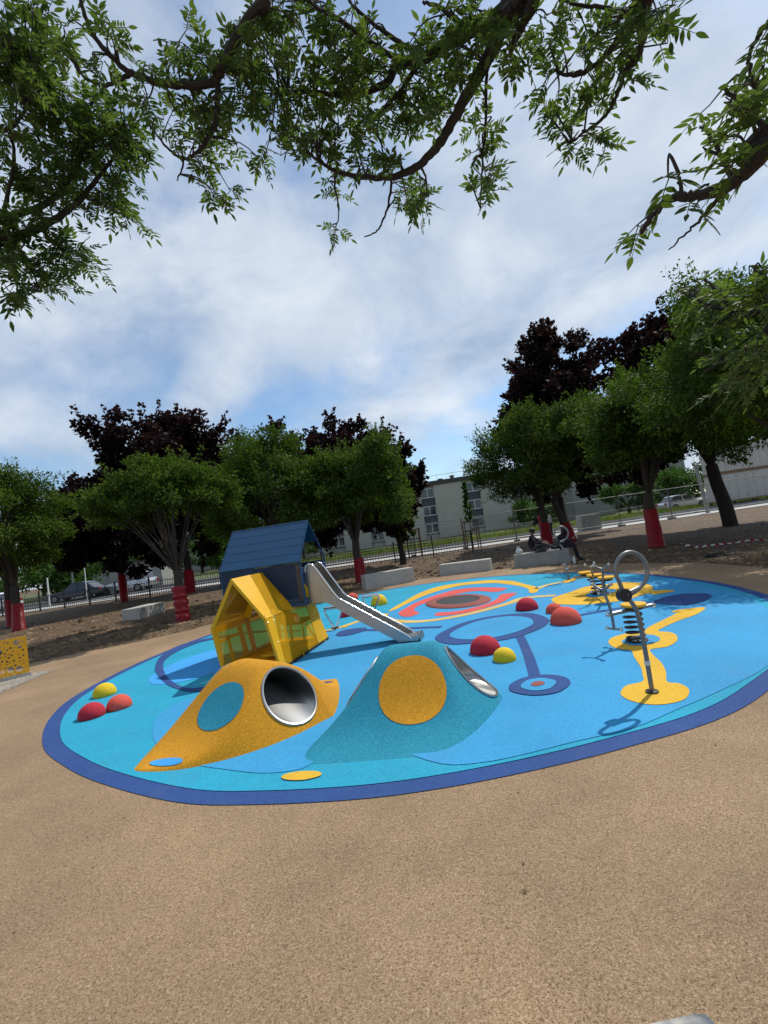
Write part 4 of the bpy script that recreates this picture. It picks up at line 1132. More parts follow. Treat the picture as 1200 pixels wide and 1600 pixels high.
# a low hut with a notice
hut = empty('grey_hut', (-24.4, 46.5, 0)); tag(hut, 'low grey hut with white notice beyond the parked cars', 'hut')
MB().box((0, 0, 1.25), (5.0, 3.0, 2.5)).build('wall', MT['cream2'], hut); MB().box((0, 0, 2.58), (5.3, 3.3, .16)).build('roof', MT['parapet'], hut)
MB().box((1.2, -1.53, 1.5), (.9, .03, .7)).build('notice', MT['white'], hut); MB().box((-1.2, -1.53, 1.02), (.95, .04, 2.0)).build('door', MT['spandrel'], hut)
# stacked site cabins
for i, lb in enumerate(('lower white site cabin of the stacked pair at right', 'upper white site cabin of the stacked pair at right')):
    cb = empty('site_cabin', (32.2, 41.0 + .0, .35 + i * 2.5)); tag(cb, lb, 'site cabin', 'stacked site cabins')
    MB().box((0, 0, 1.22), (6.6, 2.5, 2.25)).build('shell', MT['concrete'], cb, bevel=.03)
    MB().box((0, 0, .05), (6.7, 2.58, .10)).build('base_frame', MT['wood'], cb); MB().box((0, 0, 2.41), (6.7, 2.58, .12)).build('top_frame', MT['wood'], cb)
    for k in range(9): MB().box((-3.0 + k * .75, -1.262, 1.22), (.03, .02, 2.1)).build('panel_rib', MT['concrete'], cb)
    if i == 0:
        for sx in (-3.1, -1, 1, 3.1):
            for sy in (-1.1, 1.1): MB().box((sx, sy, -.17), (.12, .12, .36)).build('leg', MT['darkmetal'], cb)

# ================================================================== CARS
def car(name, label, loc, rz, paint, L_=4.4, Hc=1.5, suv=False):
    c = empty(name, loc, rz); tag(c, label, 'car', 'cars parked beyond the fence')
    wb = .86
    def prof_extrude(pts, w0, w1, zs):
        m = MB(); n = len(pts); vs_ = []
        zmin, zmax = min(p[1] for p in pts), max(p[1] for p in pts)
        for s in (-1, 1):
            for (x, z) in pts:
                w = w0 + (w1 - w0) * (z - zmin) / (zmax - zmin)
                vs_.append((x, s * w / 2, z))
        f = [tuple(range(n)), tuple(range(2 * n - 1, n - 1, -1))] + [(i, n + i, n + (i + 1) % n, (i + 1) % n) for i in range(n)]
        return m.add(vs_, f)
    h0 = .92 if suv else .82
    body = [(-L_ / 2, .40), (-L_ / 2 + .05, .30), (L_ / 2 - .08, .28), (L_ / 2, .42), (L_ / 2 - .02, .62), (L_ / 2 - .25, .74), (L_ * .16, h0), (-L_ / 2 + .12, h0 + .04), (-L_ / 2, .70)]
    prof_extrude(body, 1.78, 1.66, None).build('body', paint, c, smooth=True, bevel=.05)
    top = [(L_ * .17, h0 - .01), (L_ * .02, Hc - .02), (-L_ * .12, Hc), (-L_ * (.36 if suv else .27), Hc - .06), (-L_ * (.46 if suv else .42), h0 + .01)]
    prof_extrude(top, 1.60, 1.24, None).build('cabin_glass', MT['carglass'], c, bevel=.03)
    roof = [(L_ * .035, Hc - .05), (L_ * .015, Hc + .005), (-L_ * .12, Hc + .022), (-L_ * (.36 if suv else .27), Hc - .04), (-L_ * (.38 if suv else .29), Hc - .09)]
    prof_extrude(roof, 1.30, 1.25, None).build('roof', paint, c, smooth=True)
    for px_ in (-L_ * .10, ):
        for s in (-1, 1): MB().slab([(px_, s * .80, h0), (px_ + .08, s * .80, h0), (px_ + .06, s * .655, Hc - .03), (px_ - .02, s * .655, Hc - .03)], .03).build('pillar', paint, c)
    for x in (-L_ * .30, L_ * .30):
        for s in (-1, 1):
            w = MB(); w.tube([(x, s * .72, .32), (x, s * .90, .32)], .32, 20); wo = w.build('wheel', MT['black'], c)
            r_ = MB(); r_.tube([(x, s * .89, .32), (x, s * .912, .32)], .20, 14); r_.build('rim', MT['castmetal'], wo)
    for s in (-1, 1):
        MB().box((L_ / 2 - .10, s * .62, .66), (.2, .34, .12)).build('headlight', MT['lens'], c, bevel=.02)
        MB().box((-L_ / 2 + .03, s * .68, .74), (.1, .26, .22)).build('tail_light', MT['redlens'], c, bevel=.02)
    return c
car('parked_car', 'silver car parked beyond the black fence at left', (-22.2, 39.5, .03), R(178), MT['silver'], 4.5, 1.56, True)
car('parked_car', 'dark car parked beyond the black fence, left of the silver car', (-25.6, 38.2, .03), R(186), MT['darkcar'], 4.2, 1.40)
car('parked_car', 'pale car at the far left edge beyond the fence', (-33.0, 38.6, .03), R(172), MT['whitecar'], 4.3, 1.45)
car('parked_car', 'silver car shining beyond the verge at right', (28.6, 45.4, .05), R(4), MT['silver'], 4.3, 1.45)
car('parked_car', 'white car beyond the verge behind the leaning pale pole', (33.2, 46.3, .05), R(-5), MT['whitecar'], 4.3, 1.45)

# ================================================================== POLES, LAMP, SAPLINGS
lp = empty('street_lamp', (-27.2, 40.2, 0)); tag(lp, 'grey street lamp with curved arm above the trees at left', 'street lamp')
bar('pole', [(0, 0, 0), (0, 0, 6.6)], .07, 'castmetal', lp); bar('arm', spline([(0, 0, 6.5), (-.1, 0, 7.2), (.5, 0, 7.6), (1.6, 0, 7.72)], 5), .04, 'castmetal', lp)
MB().box((1.9, 0, 7.73), (.75, .22, .12)).build('lamp_head', MT['castmetal'], lp, bevel=.03)
pp = MB(); pp.tube([(22.4, 32.9, 0), (22.3, 32.9, 1.5), (22.12, 32.9, 3.4)], [.13, .12, .11], 12)
tag(pp.build('pale_pole', MT['concrete2'], smooth=True), 'pale concrete pole leaning beside the dark tree at right', 'pole')
def post(px, py, Y, top, label, r=.045):
    g = D(px, py, Y); o = MB().tube([(g.x, Y, 0), (g.x + .02, Y, top)], r, 8).build('white_post', MT['white'], smooth=True); tag(o, label, 'post', 'thin posts beyond the black fence')
post(76, 930, 33.5, 2.1, 'white post beyond the black fence at far left')
post(135, 920, 34.0, 2.6, 'thin pale post beyond the fence left of the parked cars', .03)

# ================================================================== PEOPLE
def person(name, label, joints, bones, mats_fn, loc, rz, hair, fingers=None, extra=None):
    """one skinned body; joints: name -> (x, y, z, radius)"""
    keys = list(joints)
    me = bpy.data.meshes.new('body')
    me.from_pydata([joints[k][:3] for k in keys], [(keys.index(a), keys.index(b)) for a, b in bones], [])
    tmp = bpy.data.objects.new('body_tmp', me); col.objects.link(tmp)
    sk = tmp.modifiers.new('skin', 'SKIN'); sk.use_smooth_shade = True
    for i, k in enumerate(keys):
        r_ = joints[k][3]; r_ = r_ if isinstance(r_, tuple) else (r_, r_)
        me.skin_vertices[0].data[i].radius = r_
        me.skin_vertices[0].data[i].use_root = (k == 'pelvis')
    sb = tmp.modifiers.new('sub', 'SUBSURF'); sb.levels = 2; sb.render_levels = 2
    dg = bpy.context.evaluated_depsgraph_get()
    bm_ = bpy.data.meshes.new_from_object(tmp.evaluated_get(dg))
    bpy.data.objects.remove(tmp)
    names, fn = mats_fn
    bm_.materials.clear()
    for m_ in names: bm_.materials.append(MT[m_])
    bm_.polygons.foreach_set('material_index', [fn(p.center) for p in bm_.polygons])
    root = empty(name, loc, rz); tag(root, label, 'person', 'people around the bench and trees')
    link('body', bm_, root)
    hx, hy, hz, hr = joints['head']
    hm = MB(); hm.lathe([(hr * .80, -.045), (hr * .98, -.01), (hr * 1.03, .03), (hr * .96, .06), (hr * .72, .092), (hr * .35, .108), (.004, .112)], (hx - .012, hy, hz + .0), 14)
    hm.build('hair', MT[hair], root, smooth=True)
    if fingers:
        fm = MB()
        for hnd, d in fingers:
            hp, dv = Vector(joints[hnd][:3]), Vector(d).normalized(); sd = dv.cross(Vector((0, 0, 1))).normalized()
            for k, (off, ln2) in enumerate(((-.03, .06), (-.01, .075), (.01, .07), (.03, .055))):
                a = hp + sd * off + dv * .02; fm.tube([a, a + dv * ln2 * .6 + Vector((0, 0, -.01)), a + dv * ln2 + Vector((0, 0, -.03))], [.009, .008, .006], 5)
            fm.tube([hp - sd * .03, hp - sd * .055 + dv * .03], [.010, .007], 5)
        fm.build('fingers', MT['skin'], root, smooth=True)
    if extra: extra(root)
    return root
# pose 1: sitting sideways on the bench, legs stretched along it (local +x = forward)
SJ = {'pelvis': (0, 0, .09, (.125, .14)), 'waist': (-.02, 0, .24, (.11, .125)), 'chest': (0.0, 0, .40, (.115, .15)), 'neckb': (.05, 0, .52, .055), 'neck': (.075, 0, .57, .05), 'head': (.095, 0, .66, .088), 'crown': (.10, 0, .72, .07), 'face': (.165, 0, .645, .03),
      'hipL': (.05, .09, .09, .085), 'kneeL': (.36, .11, .24, .06), 'ankL': (.70, .10, .06, .042), 'toeL': (.78, .10, .10, .034),
      'hipR': (.05, -.09, .09, .085), 'kneeR': (.38, -.10, .20, .06), 'ankR': (.74, -.10, .05, .042), 'toeR': (.82, -.10, .09, .034),
      'shL': (.03, .16, .47, .06), 'elL': (.20, .19, .32, .043), 'wrL': (.38, .12, .29, .03), 'haL': (.44, .10, .28, .034),
      'shR': (.03, -.16, .47, .06), 'elR': (.18, -.20, .30, .043), 'wrR': (.37, -.13, .27, .03), 'haR': (.43, -.11, .26, .034)}
SB = [('pelvis', 'waist'), ('waist', 'chest'), ('chest', 'neckb'), ('neckb', 'neck'), ('neck', 'head'), ('head', 'crown'), ('head', 'face')]
for s in 'LR': SB += [('pelvis', 'hip' + s), ('hip' + s, 'knee' + s), ('knee' + s, 'ank' + s), ('ank' + s, 'toe' + s), ('chest', 'sh' + s), ('sh' + s, 'el' + s), ('el' + s, 'wr' + s), ('wr' + s, 'ha' + s)]
def sit_m(c):
    if c.z > .545: return 2
    if c.x > .68: return 3
    if c.x > .375 and c.z > .235 and c.z < .33: return 2
    return 0 if (c.z > .16 and c.x < .34) else 1
bd = Vector((.884, -.466, 0)); bang = math.atan2(bd.y, bd.x)
bc = (G(804.5, 888) + G(892, 879.5)) / 2 + Vector((.466, .884, 0)) * .26
q1 = bc - bd * .27
person('person', 'person in dark clothes sitting sideways on the grey bench, legs stretched along it', SJ, SB, (['navycloth', 'greycloth', 'skin', 'black'], sit_m), (q1.x, q1.y, .425), bang, 'hair', [('haL', (1, 0, -.3)), ('haR', (1, 0, -.3))])
# pose 2: hunched on the bench end, feet on the ground, holding a phone
S2 = {'pelvis': (0, 0, .09, (.14, .15)), 'waist': (.02, 0, .23, (.13, .14)), 'chest': (.11, 0, .36, (.125, .165)), 'neckb': (.20, 0, .45, .06), 'neck': (.235, 0, .48, .055), 'head': (.28, 0, .55, .10), 'crown': (.27, 0, .61, .085), 'face': (.355, 0, .52, .03),
      'hipL': (.07, .10, .09, .09), 'kneeL': (.44, .12, .13, .068), 'ankL': (.50, .12, -.33, .045), 'toeL': (.66, .12, -.375, .036),
      'hipR': (.07, -.10, .09, .09), 'kneeR': (.46, -.12, .12, .068), 'ankR': (.56, -.12, -.33, .045), 'toeR': (.72, -.12, -.375, .036),
      'shL': (.14, .17, .42, .065), 'elL': (.30, .21, .23, .048), 'wrL': (.47, .09, .30, .032), 'haL': (.52, .06, .33, .034),
      'shR': (.14, -.17, .42, .065), 'elR': (.30, -.21, .22, .048), 'wrR': (.47, -.09, .29, .032), 'haR': (.52, -.05, .32, .034)}
def sit2_m(c):
    if c.x > .335 and c.z > .45: return 2
    if c.x > .46 and c.z > .25: return 2
    if c.z < -.31: return 3
    return 0 if (c.z > .17) else 1
def phone(root): MB().box((.57, 0, .36), (.012, .075, .15), rot=Matrix.Rotation(R(-25), 3, 'Y')).build('phone', MT['white'], root)
q2 = bc + bd * .52
person('person', 'person in black hunched over a phone at the right end of the grey bench', S2, SB, (['navycloth', 'navycloth', 'skin', 'black'], sit2_m), (q2.x, q2.y, .425), bang, 'hair', [('haL', (.3, -.8, .4)), ('haR', (.3, .8, .4))], phone)
# pose 3: standing
ST = {'pelvis': (0, 0, .93, (.13, .16)), 'waist': (0, 0, 1.08, (.11, .14)), 'chest': (0, 0, 1.28, (.12, .18)), 'neckb': (0, 0, 1.42, .06), 'neck': (.01, 0, 1.47, .052), 'head': (.02, 0, 1.57, .095), 'crown': (.015, 0, 1.63, .08), 'face': (.10, 0, 1.55, .03),
      'hipL': (0, .09, .88, .09), 'kneeL': (.03, .10, .48, .062), 'ankL': (-.03, .10, .08, .045), 'toeL': (.10, .11, .04, .036),
      'hipR': (0, -.09, .88, .09), 'kneeR': (.07, -.10, .49, .062), 'ankR': (.10, -.10, .08, .045), 'toeR': (.23, -.11, .04, .036),
      'shL': (0, .19, 1.36, .062), 'elL': (-.02, .25, 1.10, .045), 'wrL': (.10, .24, .90, .031), 'haL': (.14, .23, .84, .034),
      'shR': (0, -.19, 1.36, .062), 'elR': (-.03, -.25, 1.10, .045), 'wrR': (.06, -.25, .88, .031), 'haR': (.09, -.24, .81, .034)}
def st_m(c):
    if c.z > 1.45 or (abs(c.y) > .2 and c.z < .93): return 2
    if c.z < .075: return 3
    return 0 if c.z > .92 else 1
def satchel(root): MB().box((-.19, .02, 1.18), (.16, .28, .38)).build('backpack', MT['navycloth'], root, bevel=.05)
pz = D(846.5, 840, 29.0)
person('person', 'standing person in pink top with dark backpack behind the red guarded tree', ST, SB, (['pinkcloth', 'pinkcloth', 'skin', 'black'], st_m), (pz.x, 29.0, soil_z(pz.x, 29.0)), R(-10), 'hair', [('haL', (.2, 0, -1)), ('haR', (.2, 0, -1))], satchel)
pz2 = D(863.5, 838, 29.4)
person('person', 'standing person in pale top, half hidden right of the red guarded tree', ST, SB, (['whitecloth', 'greycloth', 'skin', 'black'], st_m), (pz2.x, 29.4, soil_z(pz2.x, 29.4)), R(170), 'hair', [('haL', (.2, 0, -1)), ('haR', (.2, 0, -1))])
# bag, clothes and cup on the bench
q3 = bc - bd * .70
m = MB(); m.lathe([(.05, 0), (.11, .03), (.115, .09), (.07, .15), (.035, .19), (.055, .23)], seg=12, wob=lambda a, z: 1 + .18 * math.sin(3 * a + z * 30) + .1 * math.sin(7 * a))
o = m.build('plastic_bag', MT['bag'], smooth=True); o.location = (q3.x, q3.y, .42); tag(o, 'crumpled white plastic bag on the left end of the grey bench', 'bag')
q4 = bc + bd * .02 - Vector((.466, .884, 0)) * .17
m = MB(); m.lathe([(.15, 0), (.17, .03), (.13, .075), (.06, .10), (.01, .105)], seg=14, wob=lambda a, z: 1 + .22 * math.sin(2 * a + 1) + .12 * math.sin(5 * a))
o = m.build('folded_jacket', MT['greycloth'], smooth=True); o.location = (q4.x, q4.y, .42); o.scale = (1, .6, 1); tag(o, 'dark folded jacket lying on the grey bench between the sitters', 'jacket')
q5 = bc + bd * .30 - Vector((.466, .884, 0)) * .18
o = MB().lathe([(.028, 0), (.036, .085), (.03, .085), (.02, .01)], seg=14).build('paper_cup', MT['white'], smooth=True); o.location = (q5.x, q5.y, .42); tag(o, 'small white cup on the front edge of the grey bench', 'cup')

# ================================================================== TREES
def leaf_mesh(name, pos, axis, nrm, size, tpl, faces, tint, mat):
    """many small leaves in one mesh: template (l, w, h) placed on frames"""
    n = len(pos); tpl = np.array(tpl, float); k = len(tpl)
    ax = axis / np.linalg.norm(axis, axis=1, keepdims=True)
    nn = nrm - ax * (nrm * ax).sum(1, keepdims=True)
    nn /= np.linalg.norm(nn, axis=1, keepdims=True) + 1e-9
    sd = np.cross(nn, ax)
    V = pos[:, None, :] + size[:, None, None] * (tpl[None, :, 0:1] * ax[:, None, :] + tpl[None, :, 1:2] * sd[:, None, :] + tpl[None, :, 2:3] * nn[:, None, :])
    fl = [i for f in faces for i in f]; cnt = [len(f) for f in faces]; st = np.cumsum([0] + cnt[:-1]); tot = sum(cnt)
    loops = (np.arange(n)[:, None] * k + np.array(fl)[None, :]).ravel().astype(np.int32)
    starts = (np.arange(n)[:, None] * tot + st[None, :]).ravel().astype(np.int32)
    me = bpy.data.meshes.new(name)
    me.vertices.add(n * k); me.vertices.foreach_set('co', V.ravel())
    me.loops.add(len(loops)); me.loops.foreach_set('vertex_index', loops)
    me.polygons.add(len(starts)); me.polygons.foreach_set('loop_start', starts)
    me.update(calc_edges=True)
    at = me.attributes.new('tint', 'FLOAT', 'POINT'); at.data.foreach_set('value', np.repeat(np.clip(tint, 0, 1), k))
    me.materials.append(mat)
    return me
ASH_T = [(0, 0, 0), (.45, .22, .05), (1.0, 0, -.06), (.45, -.22, .05)]
ASH_F = [(0, 1, 2, 3)]
MAPLE_T = [(0, 0, 0), (.30, .48, .02), (.62, .30, -.02), (1.0, 0, -.08), (.62, -.30, -.02), (.30, -.48, .02)]
MAPLE_F = [(0, 1, 2, 3), (0, 3, 4, 5)]
NEAR_T = [(0, 0, 0), (.22, .135, .035), (.5, .17, .03), (.8, .085, 0), (1.0, 0, -.05), (.8, -.085, 0), (.5, -.17, .03), (.22, -.135, .035), (.5, 0, -.02)]
NEAR_F = [(0, 1, 2, 8), (8, 2, 3, 4), (8, 4, 5, 6), (0, 8, 6, 7)]

def unit_rand(rng, n):
    v = rng.normal(size=(n, 3)); return v / np.linalg.norm(v, axis=1, keepdims=True)

def tree(name, label, base, crown, seed, kind='ash', trunk_r=.16, fork=1.9, lean=(0, 0), n_clump=46, n_leaf=11000, leaf=.12, low=-.35, limbs=10, group='trees around the playground', clump_r=.30, flat=1.0):
    """base (x, y); crown (cx, cy, cz, rx, ry, rz)"""
    rng = np.random.default_rng(seed); rr = random.Random(seed)
    bz = soil_z(base[0], base[1]) if 4 < base[1] < 31 else 0.0
    root = empty(name, (base[0], base[1], bz)); tag(root, label, 'tree', group)
    bmat = MT['bark'] if kind == 'ash' else MT['bark2']
    c = np.array(crown[:3]) - np.array([base[0], base[1], bz]); rad = np.array(crown[3:])
    # clumps spread through the crown, mostly near its surface
    cl = []
    tries = 0
    while len(cl) < n_clump and tries < 20000:
        tries += 1
        d = unit_rand(rng, 1)[0]
        if d[2] < low: continue
        f = rng.uniform(.42, 1.06) ** .7
        bump = 1 + .15 * math.sin(3.1 * math.atan2(d[1], d[0]) + seed) + .13 * math.sin(5 * d[2] + seed * 2.3 + 2 * d[0])
        p = c + d * rad * f * bump
        if all(np.linalg.norm((p - q) / rad) > .20 for q in cl): cl.append(p)
        elif tries > 3000: cl.append(p)
    cl = np.array(cl)
    R0 = rad.mean()
    cr = rng.uniform(.65, 1.15, len(cl)) * clump_r * R0
    # trunk and limbs
    tm = MB()
    fk = Vector((lean[0], lean[1], fork))
    tpts = spline([(0, 0, -.1), (lean[0] * .3 + .02, lean[1] * .3, fork * .35), (lean[0] * .65 - .02, lean[1] * .65 + .02, fork * .7), fk], 4)
    tr_ = [trunk_r * (1.1 - .25 * i / (len(tpts) - 1)) for i in range(len(tpts))]; tr_[0] *= 1.06
    tm.tube(tpts, tr_, 12)
    tm.build('trunk', bmat, root, smooth=True)
    bm_ = MB(); ends = []
    order = sorted(range(len(cl)), key=lambda i: -np.linalg.norm(cl[i] - np.array(fk)))
    main = order[:limbs]
    nodes = []
    for i in main:
        e = Vector(cl[i]); d = e - fk
        mid1 = fk + d * .35 + Vector((rr.uniform(-.1, .1), rr.uniform(-.1, .1), .10 * d.length)); mid2 = fk + d * .7 + Vector((rr.uniform(-.12, .12), rr.uniform(-.12, .12), .10 * d.length))
        pts = spline([fk - Vector((0, 0, .12)), mid1, mid2, e], 4)
        r0 = trunk_r * rr.uniform(.36, .52) * min(1.0, (10 / limbs) ** .7)
        bm_.tube(pts, [r0 * (1 - .86 * k / (len(pts) - 1)) for k in range(len(pts))], 6)
        nodes += [(p, r0 * (1 - .86 * k / (len(pts) - 1))) for k, p in enumerate(pts)][3:]
    for i in order[limbs:]:
        e = Vector(cl[i])
        p, r0 = min(nodes, key=lambda q: (q[0] - e).length + .25 * max(0, (q[0] - fk).length - (e - fk).length))
        d = e - p
        pts = spline([p, p + d * .5 + Vector((rr.uniform(-.1, .1), rr.uniform(-.1, .1), .06 * d.length)), e], 3)
        r1 = max(.008, r0 * .6)
        bm_.tube(pts, [r1 * (1 - .75 * k / (len(pts) - 1)) for k in range(len(pts))], 5)
        nodes.append((pts[3], r1 * .6))
    for _ in range(int(n_clump * 2.2)):        # fine twigs
        i = rr.randrange(len(cl)); e = Vector(cl[i]); d = Vector(unit_rand(rng, 1)[0]); d.z += .35
        q = e + d.normalized() * cr[i] * rr.uniform(.5, 1.0)
        bm_.tube([e, e.lerp(q, .5) + Vector((0, 0, .03)), q], [.011, .007, .003], 4)
    # young shoots sticking out of the outline
    sp_, sa_ = [], []
    for _ in range(int(n_clump * 1.6)):
        i = rr.randrange(len(cl)); e = Vector(cl[i]); o_ = Vector((cl[i] - c) / rad); d = (o_.normalized() * .9 + Vector(unit_rand(rng, 1)[0]) * .6 + Vector((0, 0, .25))).normalized()
        ln = cr[i] * rr.uniform(1.0, 1.75)
        q = e + d * ln
        bm_.tube([e, e.lerp(q, .55), q], [.008, .006, .002], 4)
        for k in range(int(26 * (.12 / leaf) ** .5)):
            t = rr.uniform(.35, 1.03); sp_.append(np.array(e.lerp(q, t)) + rng.normal(size=3) * (.045 + .05 * (1 - t))); sa_.append(np.array(d) * .7 + unit_rand(rng, 1)[0])
    # leaves
    w = cr ** 2; w = w / w.sum()
    ci = rng.choice(len(cl), n_leaf, p=w)
    d = unit_rand(rng, n_leaf); f = rng.random(n_leaf) ** .45
    pos = cl[ci] + d * (cr[ci] * f)[:, None] * np.array([1, 1, .72 * flat])
    out = (pos - c) / rad; out /= np.linalg.norm(out, axis=1, keepdims=True) + 1e-6
    axis = unit_rand(rng, n_leaf) * .8 + out * .7 + np.array([0, 0, -.25])
    nrm = unit_rand(rng, n_leaf) * .75 + np.array([0, 0, .9]) + out * .25
    bm_.build('branches', bmat, root, smooth=True)
    size = leaf * rng.uniform(.55, 1.4, n_leaf)
    ctint = rng.uniform(.15, .85, len(cl))
    tint = ctint[ci] * .6 + rng.random(n_leaf) * .5
    ns_ = len(sp_)
    pos = np.concatenate([pos, np.array(sp_)]); axis = np.concatenate([axis, np.array(sa_)]); nrm = np.concatenate([nrm, unit_rand(rng, ns_) * .8 + np.array([0, 0, .7])])
    size = np.concatenate([size, leaf * rng.uniform(.7, 1.2, ns_)]); tint = np.concatenate([tint, rng.uniform(.4, 1.0, ns_)])
    T, F_ = (MAPLE_T, MAPLE_F) if kind == 'maple' else (ASH_T, ASH_F)
    mm = {'maple': MT['maple'], 'ash': MT['ash'], 'far': MT['fargreen']}[kind]
    link('crown', leaf_mesh('crown', pos, axis, nrm, size, T, F_, tint, mm), root)
    return root

def guard(base, h, r, label, seed=0, rough=False, tilt=0.0):
    z = soil_z(base[0], base[1]); rr = random.Random(seed)
    m = MB(); prof = [(r * .8, -.03)]; n = int(h / .028)
    for i in range(n + 1):
        zz = h * i / n
        k = (1.0 if i % 2 else .93) * (1 + (.10 * math.sin(i * .9 + seed) if rough else .02 * math.sin(i * .4))) * (1.12 - .14 * i / n)
        prof.append((r * k, zz))
    prof += [(r * .80, h), (r * .78, h - .05)]
    m.lathe(prof, seg=20, wob=lambda a, zz: 1 + .04 * math.sin(2 * a + seed + zz * 3))
    o = m.build('trunk_guard', MT['guard'], smooth=True); o.location = (base[0], base[1], z)
    o.rotation_euler = (R(rr.uniform(-2, 2)), R(rr.uniform(-2, 2)) + tilt, 0)
    return tag(o, label, 'trunk guard', 'red corrugated trunk guards')

T1a, T1b, T2, T3, T4 = (-14.34, 17.88), (-16.76, 20.53), (-15.45, 27.0), (-6.09, 13.45), (-11.22, 26.1)
T5, T6, T7, T8, T9, T10, T11 = (-4.1, 17.4), (-1.19, 17.32), (7.68, 22.93), (8.78, 22.85), (8.33, 14.84), (13.91, 19.22), (9.75, 10.3)
tree('ash_tree', 'green tree cut by the left edge, nearer of the two red guarded trunks', T1a, (-14.6, 17.9, 4.2, 1.85, 1.8, 2.4), 11, n_clump=80, n_leaf=34000, leaf=.12, low=-.8, fork=1.7)
tree('ash_tree', 'green tree at the left edge, farther of the two red guarded trunks', T1b, (-17.4, 20.5, 4.2, 2.0, 1.9, 2.3), 12, n_clump=60, n_leaf=24000, leaf=.13, low=-.7)
tree('maple_tree', 'dark purple maple left of the umbrella shaped green tree', T2, (-15.5, 27.0, 4.6, 3.2, 2.8, 3.1), 21, 'maple', .16, 1.7, n_clump=95, n_leaf=30000, leaf=.20, low=-.85, clump_r=.25)
tree('ash_tree', 'umbrella shaped green tree with bare fanned branches above a red guard', T3, (-6.4, 13.5, 3.30, 2.0, 1.9, 1.1), 31, trunk_r=.13, fork=1.45, n_clump=80, n_leaf=36000, leaf=.105, low=-.12, limbs=20, clump_r=.25, flat=.85)
tree('maple_tree', 'tall purple maple rising behind the umbrella shaped green tree', T4, (-11.7, 26.1, 6.3, 3.4, 3.1, 4.1), 41, 'maple', .19, 2.3, n_clump=120, n_leaf=38000, leaf=.20, low=-.85, clump_r=.24)
tree('ash_tree', 'round green tree standing directly behind the playhouse', T5, (-4.05, 17.4, 3.55, 2.3, 2.0, 1.95), 51, n_clump=80, n_leaf=38000, leaf=.12, low=-.65)
tree('ash_tree', 'green tree with red guard behind the slide', T6, (-.75, 17.3, 3.45, 1.85, 1.75, 1.8), 61, n_clump=72, n_leaf=34000, leaf=.12, low=-.65, fork=1.5)
tree('maple_tree', 'purple maple top showing above the green tree behind the slide', (-1.9, 27.4), (-1.9, 27.2, 5.2, 2.7, 2.3, 3.5), 71, 'maple', .2, 1.9, n_clump=85, n_leaf=26000, leaf=.20, low=-.85, clump_r=.26)
tree('maple_tree', 'purple maple top showing between the playhouse tree and the tall maple', (-7.4, 30.2), (-7.4, 30.2, 5.4, 3.0, 2.4, 3.6), 72, 'maple', .2, 1.9, n_clump=80, n_leaf=24000, leaf=.20, low=-.85, clump_r=.25)
tree('maple_tree', 'dark purple maple low behind the green tree behind the slide', (0.6, 24.2), (0.45, 24.2, 3.7, 1.6, 1.6, 2.2), 73, 'maple', .16, 1.4, n_clump=60, n_leaf=17000, leaf=.19, low=-.85, clump_r=.3)
tree('ash_tree', 'green tree with red guard behind the bench sitters, upright trunk', T7, (7.35, 22.9, 4.35, 2.3, 2.2, 2.2), 81, n_clump=90, n_leaf=38000, leaf=.13, low=-.75, fork=1.6)
tree('ash_tree', 'green tree with leaning dark trunk right of the upright one', T8, (10.2, 22.9, 4.9, 2.6, 2.2, 2.0), 82, n_clump=75, n_leaf=30000, leaf=.13, low=-.5, fork=2.2, lean=(-.55, 0), trunk_r=.17)
tree('maple_tree', 'tallest purple maple, above the green trees right of the pale block', (10.6, 28.3), (10.9, 28.3, 7.0, 2.9, 2.9, 4.9), 83, 'maple', .24, 2.4, n_clump=140, n_leaf=42000, leaf=.21, low=-.85, clump_r=.21)
tree('ash_tree', 'green tree with fat red guard right of the grey bench', T9, (8.65, 14.9, 3.75, 2.1, 2.0, 1.75), 91, n_clump=85, n_leaf=40000, leaf=.115, low=-.6, fork=1.7, trunk_r=.17)
tree('maple_tree', 'purple maple with bare thick dark trunk at the right', T10, (13.9, 19.4, 5.9, 3.3, 2.7, 3.5), 101, 'maple', .25, 2.6, n_clump=120, n_leaf=38000, leaf=.19, low=-.7, clump_r=.25, lean=(-.35, 0))
tree('ash_tree', 'bushy green tree cut by the right edge', T11, (9.25, 10.4, 4.25, 2.5, 2.3, 1.75), 111, n_clump=110, n_leaf=52000, leaf=.10, low=-.65, fork=1.7, clump_r=.25)
tree('ash_tree', 'green crown of a tree beyond the right edge, above the maple trunk', (15.6, 14.6), (15.0, 14.6, 4.5, 2.8, 2.4, 2.1), 112, n_clump=75, n_leaf=26000, leaf=.12, low=-.6)
guard(T1a, 1.02, .20, 'red ribbed trunk guard at the left edge, nearer of two', 1)
guard(T1b, 1.15, .19, 'red ribbed trunk guard at the left edge, farther of two', 2)
guard(T2, 1.55, .22, 'red ribbed trunk guard on the dark purple tree left of the white block', 3)
guard(T3, 1.0, .19, 'loosely coiled red trunk guard under the umbrella shaped tree', 4, True)
guard(T4, 1.30, .26, 'red ribbed trunk guard on the tall maple left of the blue house', 5)
guard(T6, .90, .19, 'red ribbed trunk guard beside the long concrete bench', 6)
guard(T7, 1.12, .25, 'red ribbed trunk guard directly behind the bench sitters', 7)
guard(T8, .95, .27, 'red ribbed trunk guard on the leaning tree behind the bench', 8, tilt=R(-12))
guard(T9, 1.22, .215, 'tall red ribbed trunk guard right of the grey bench', 9)
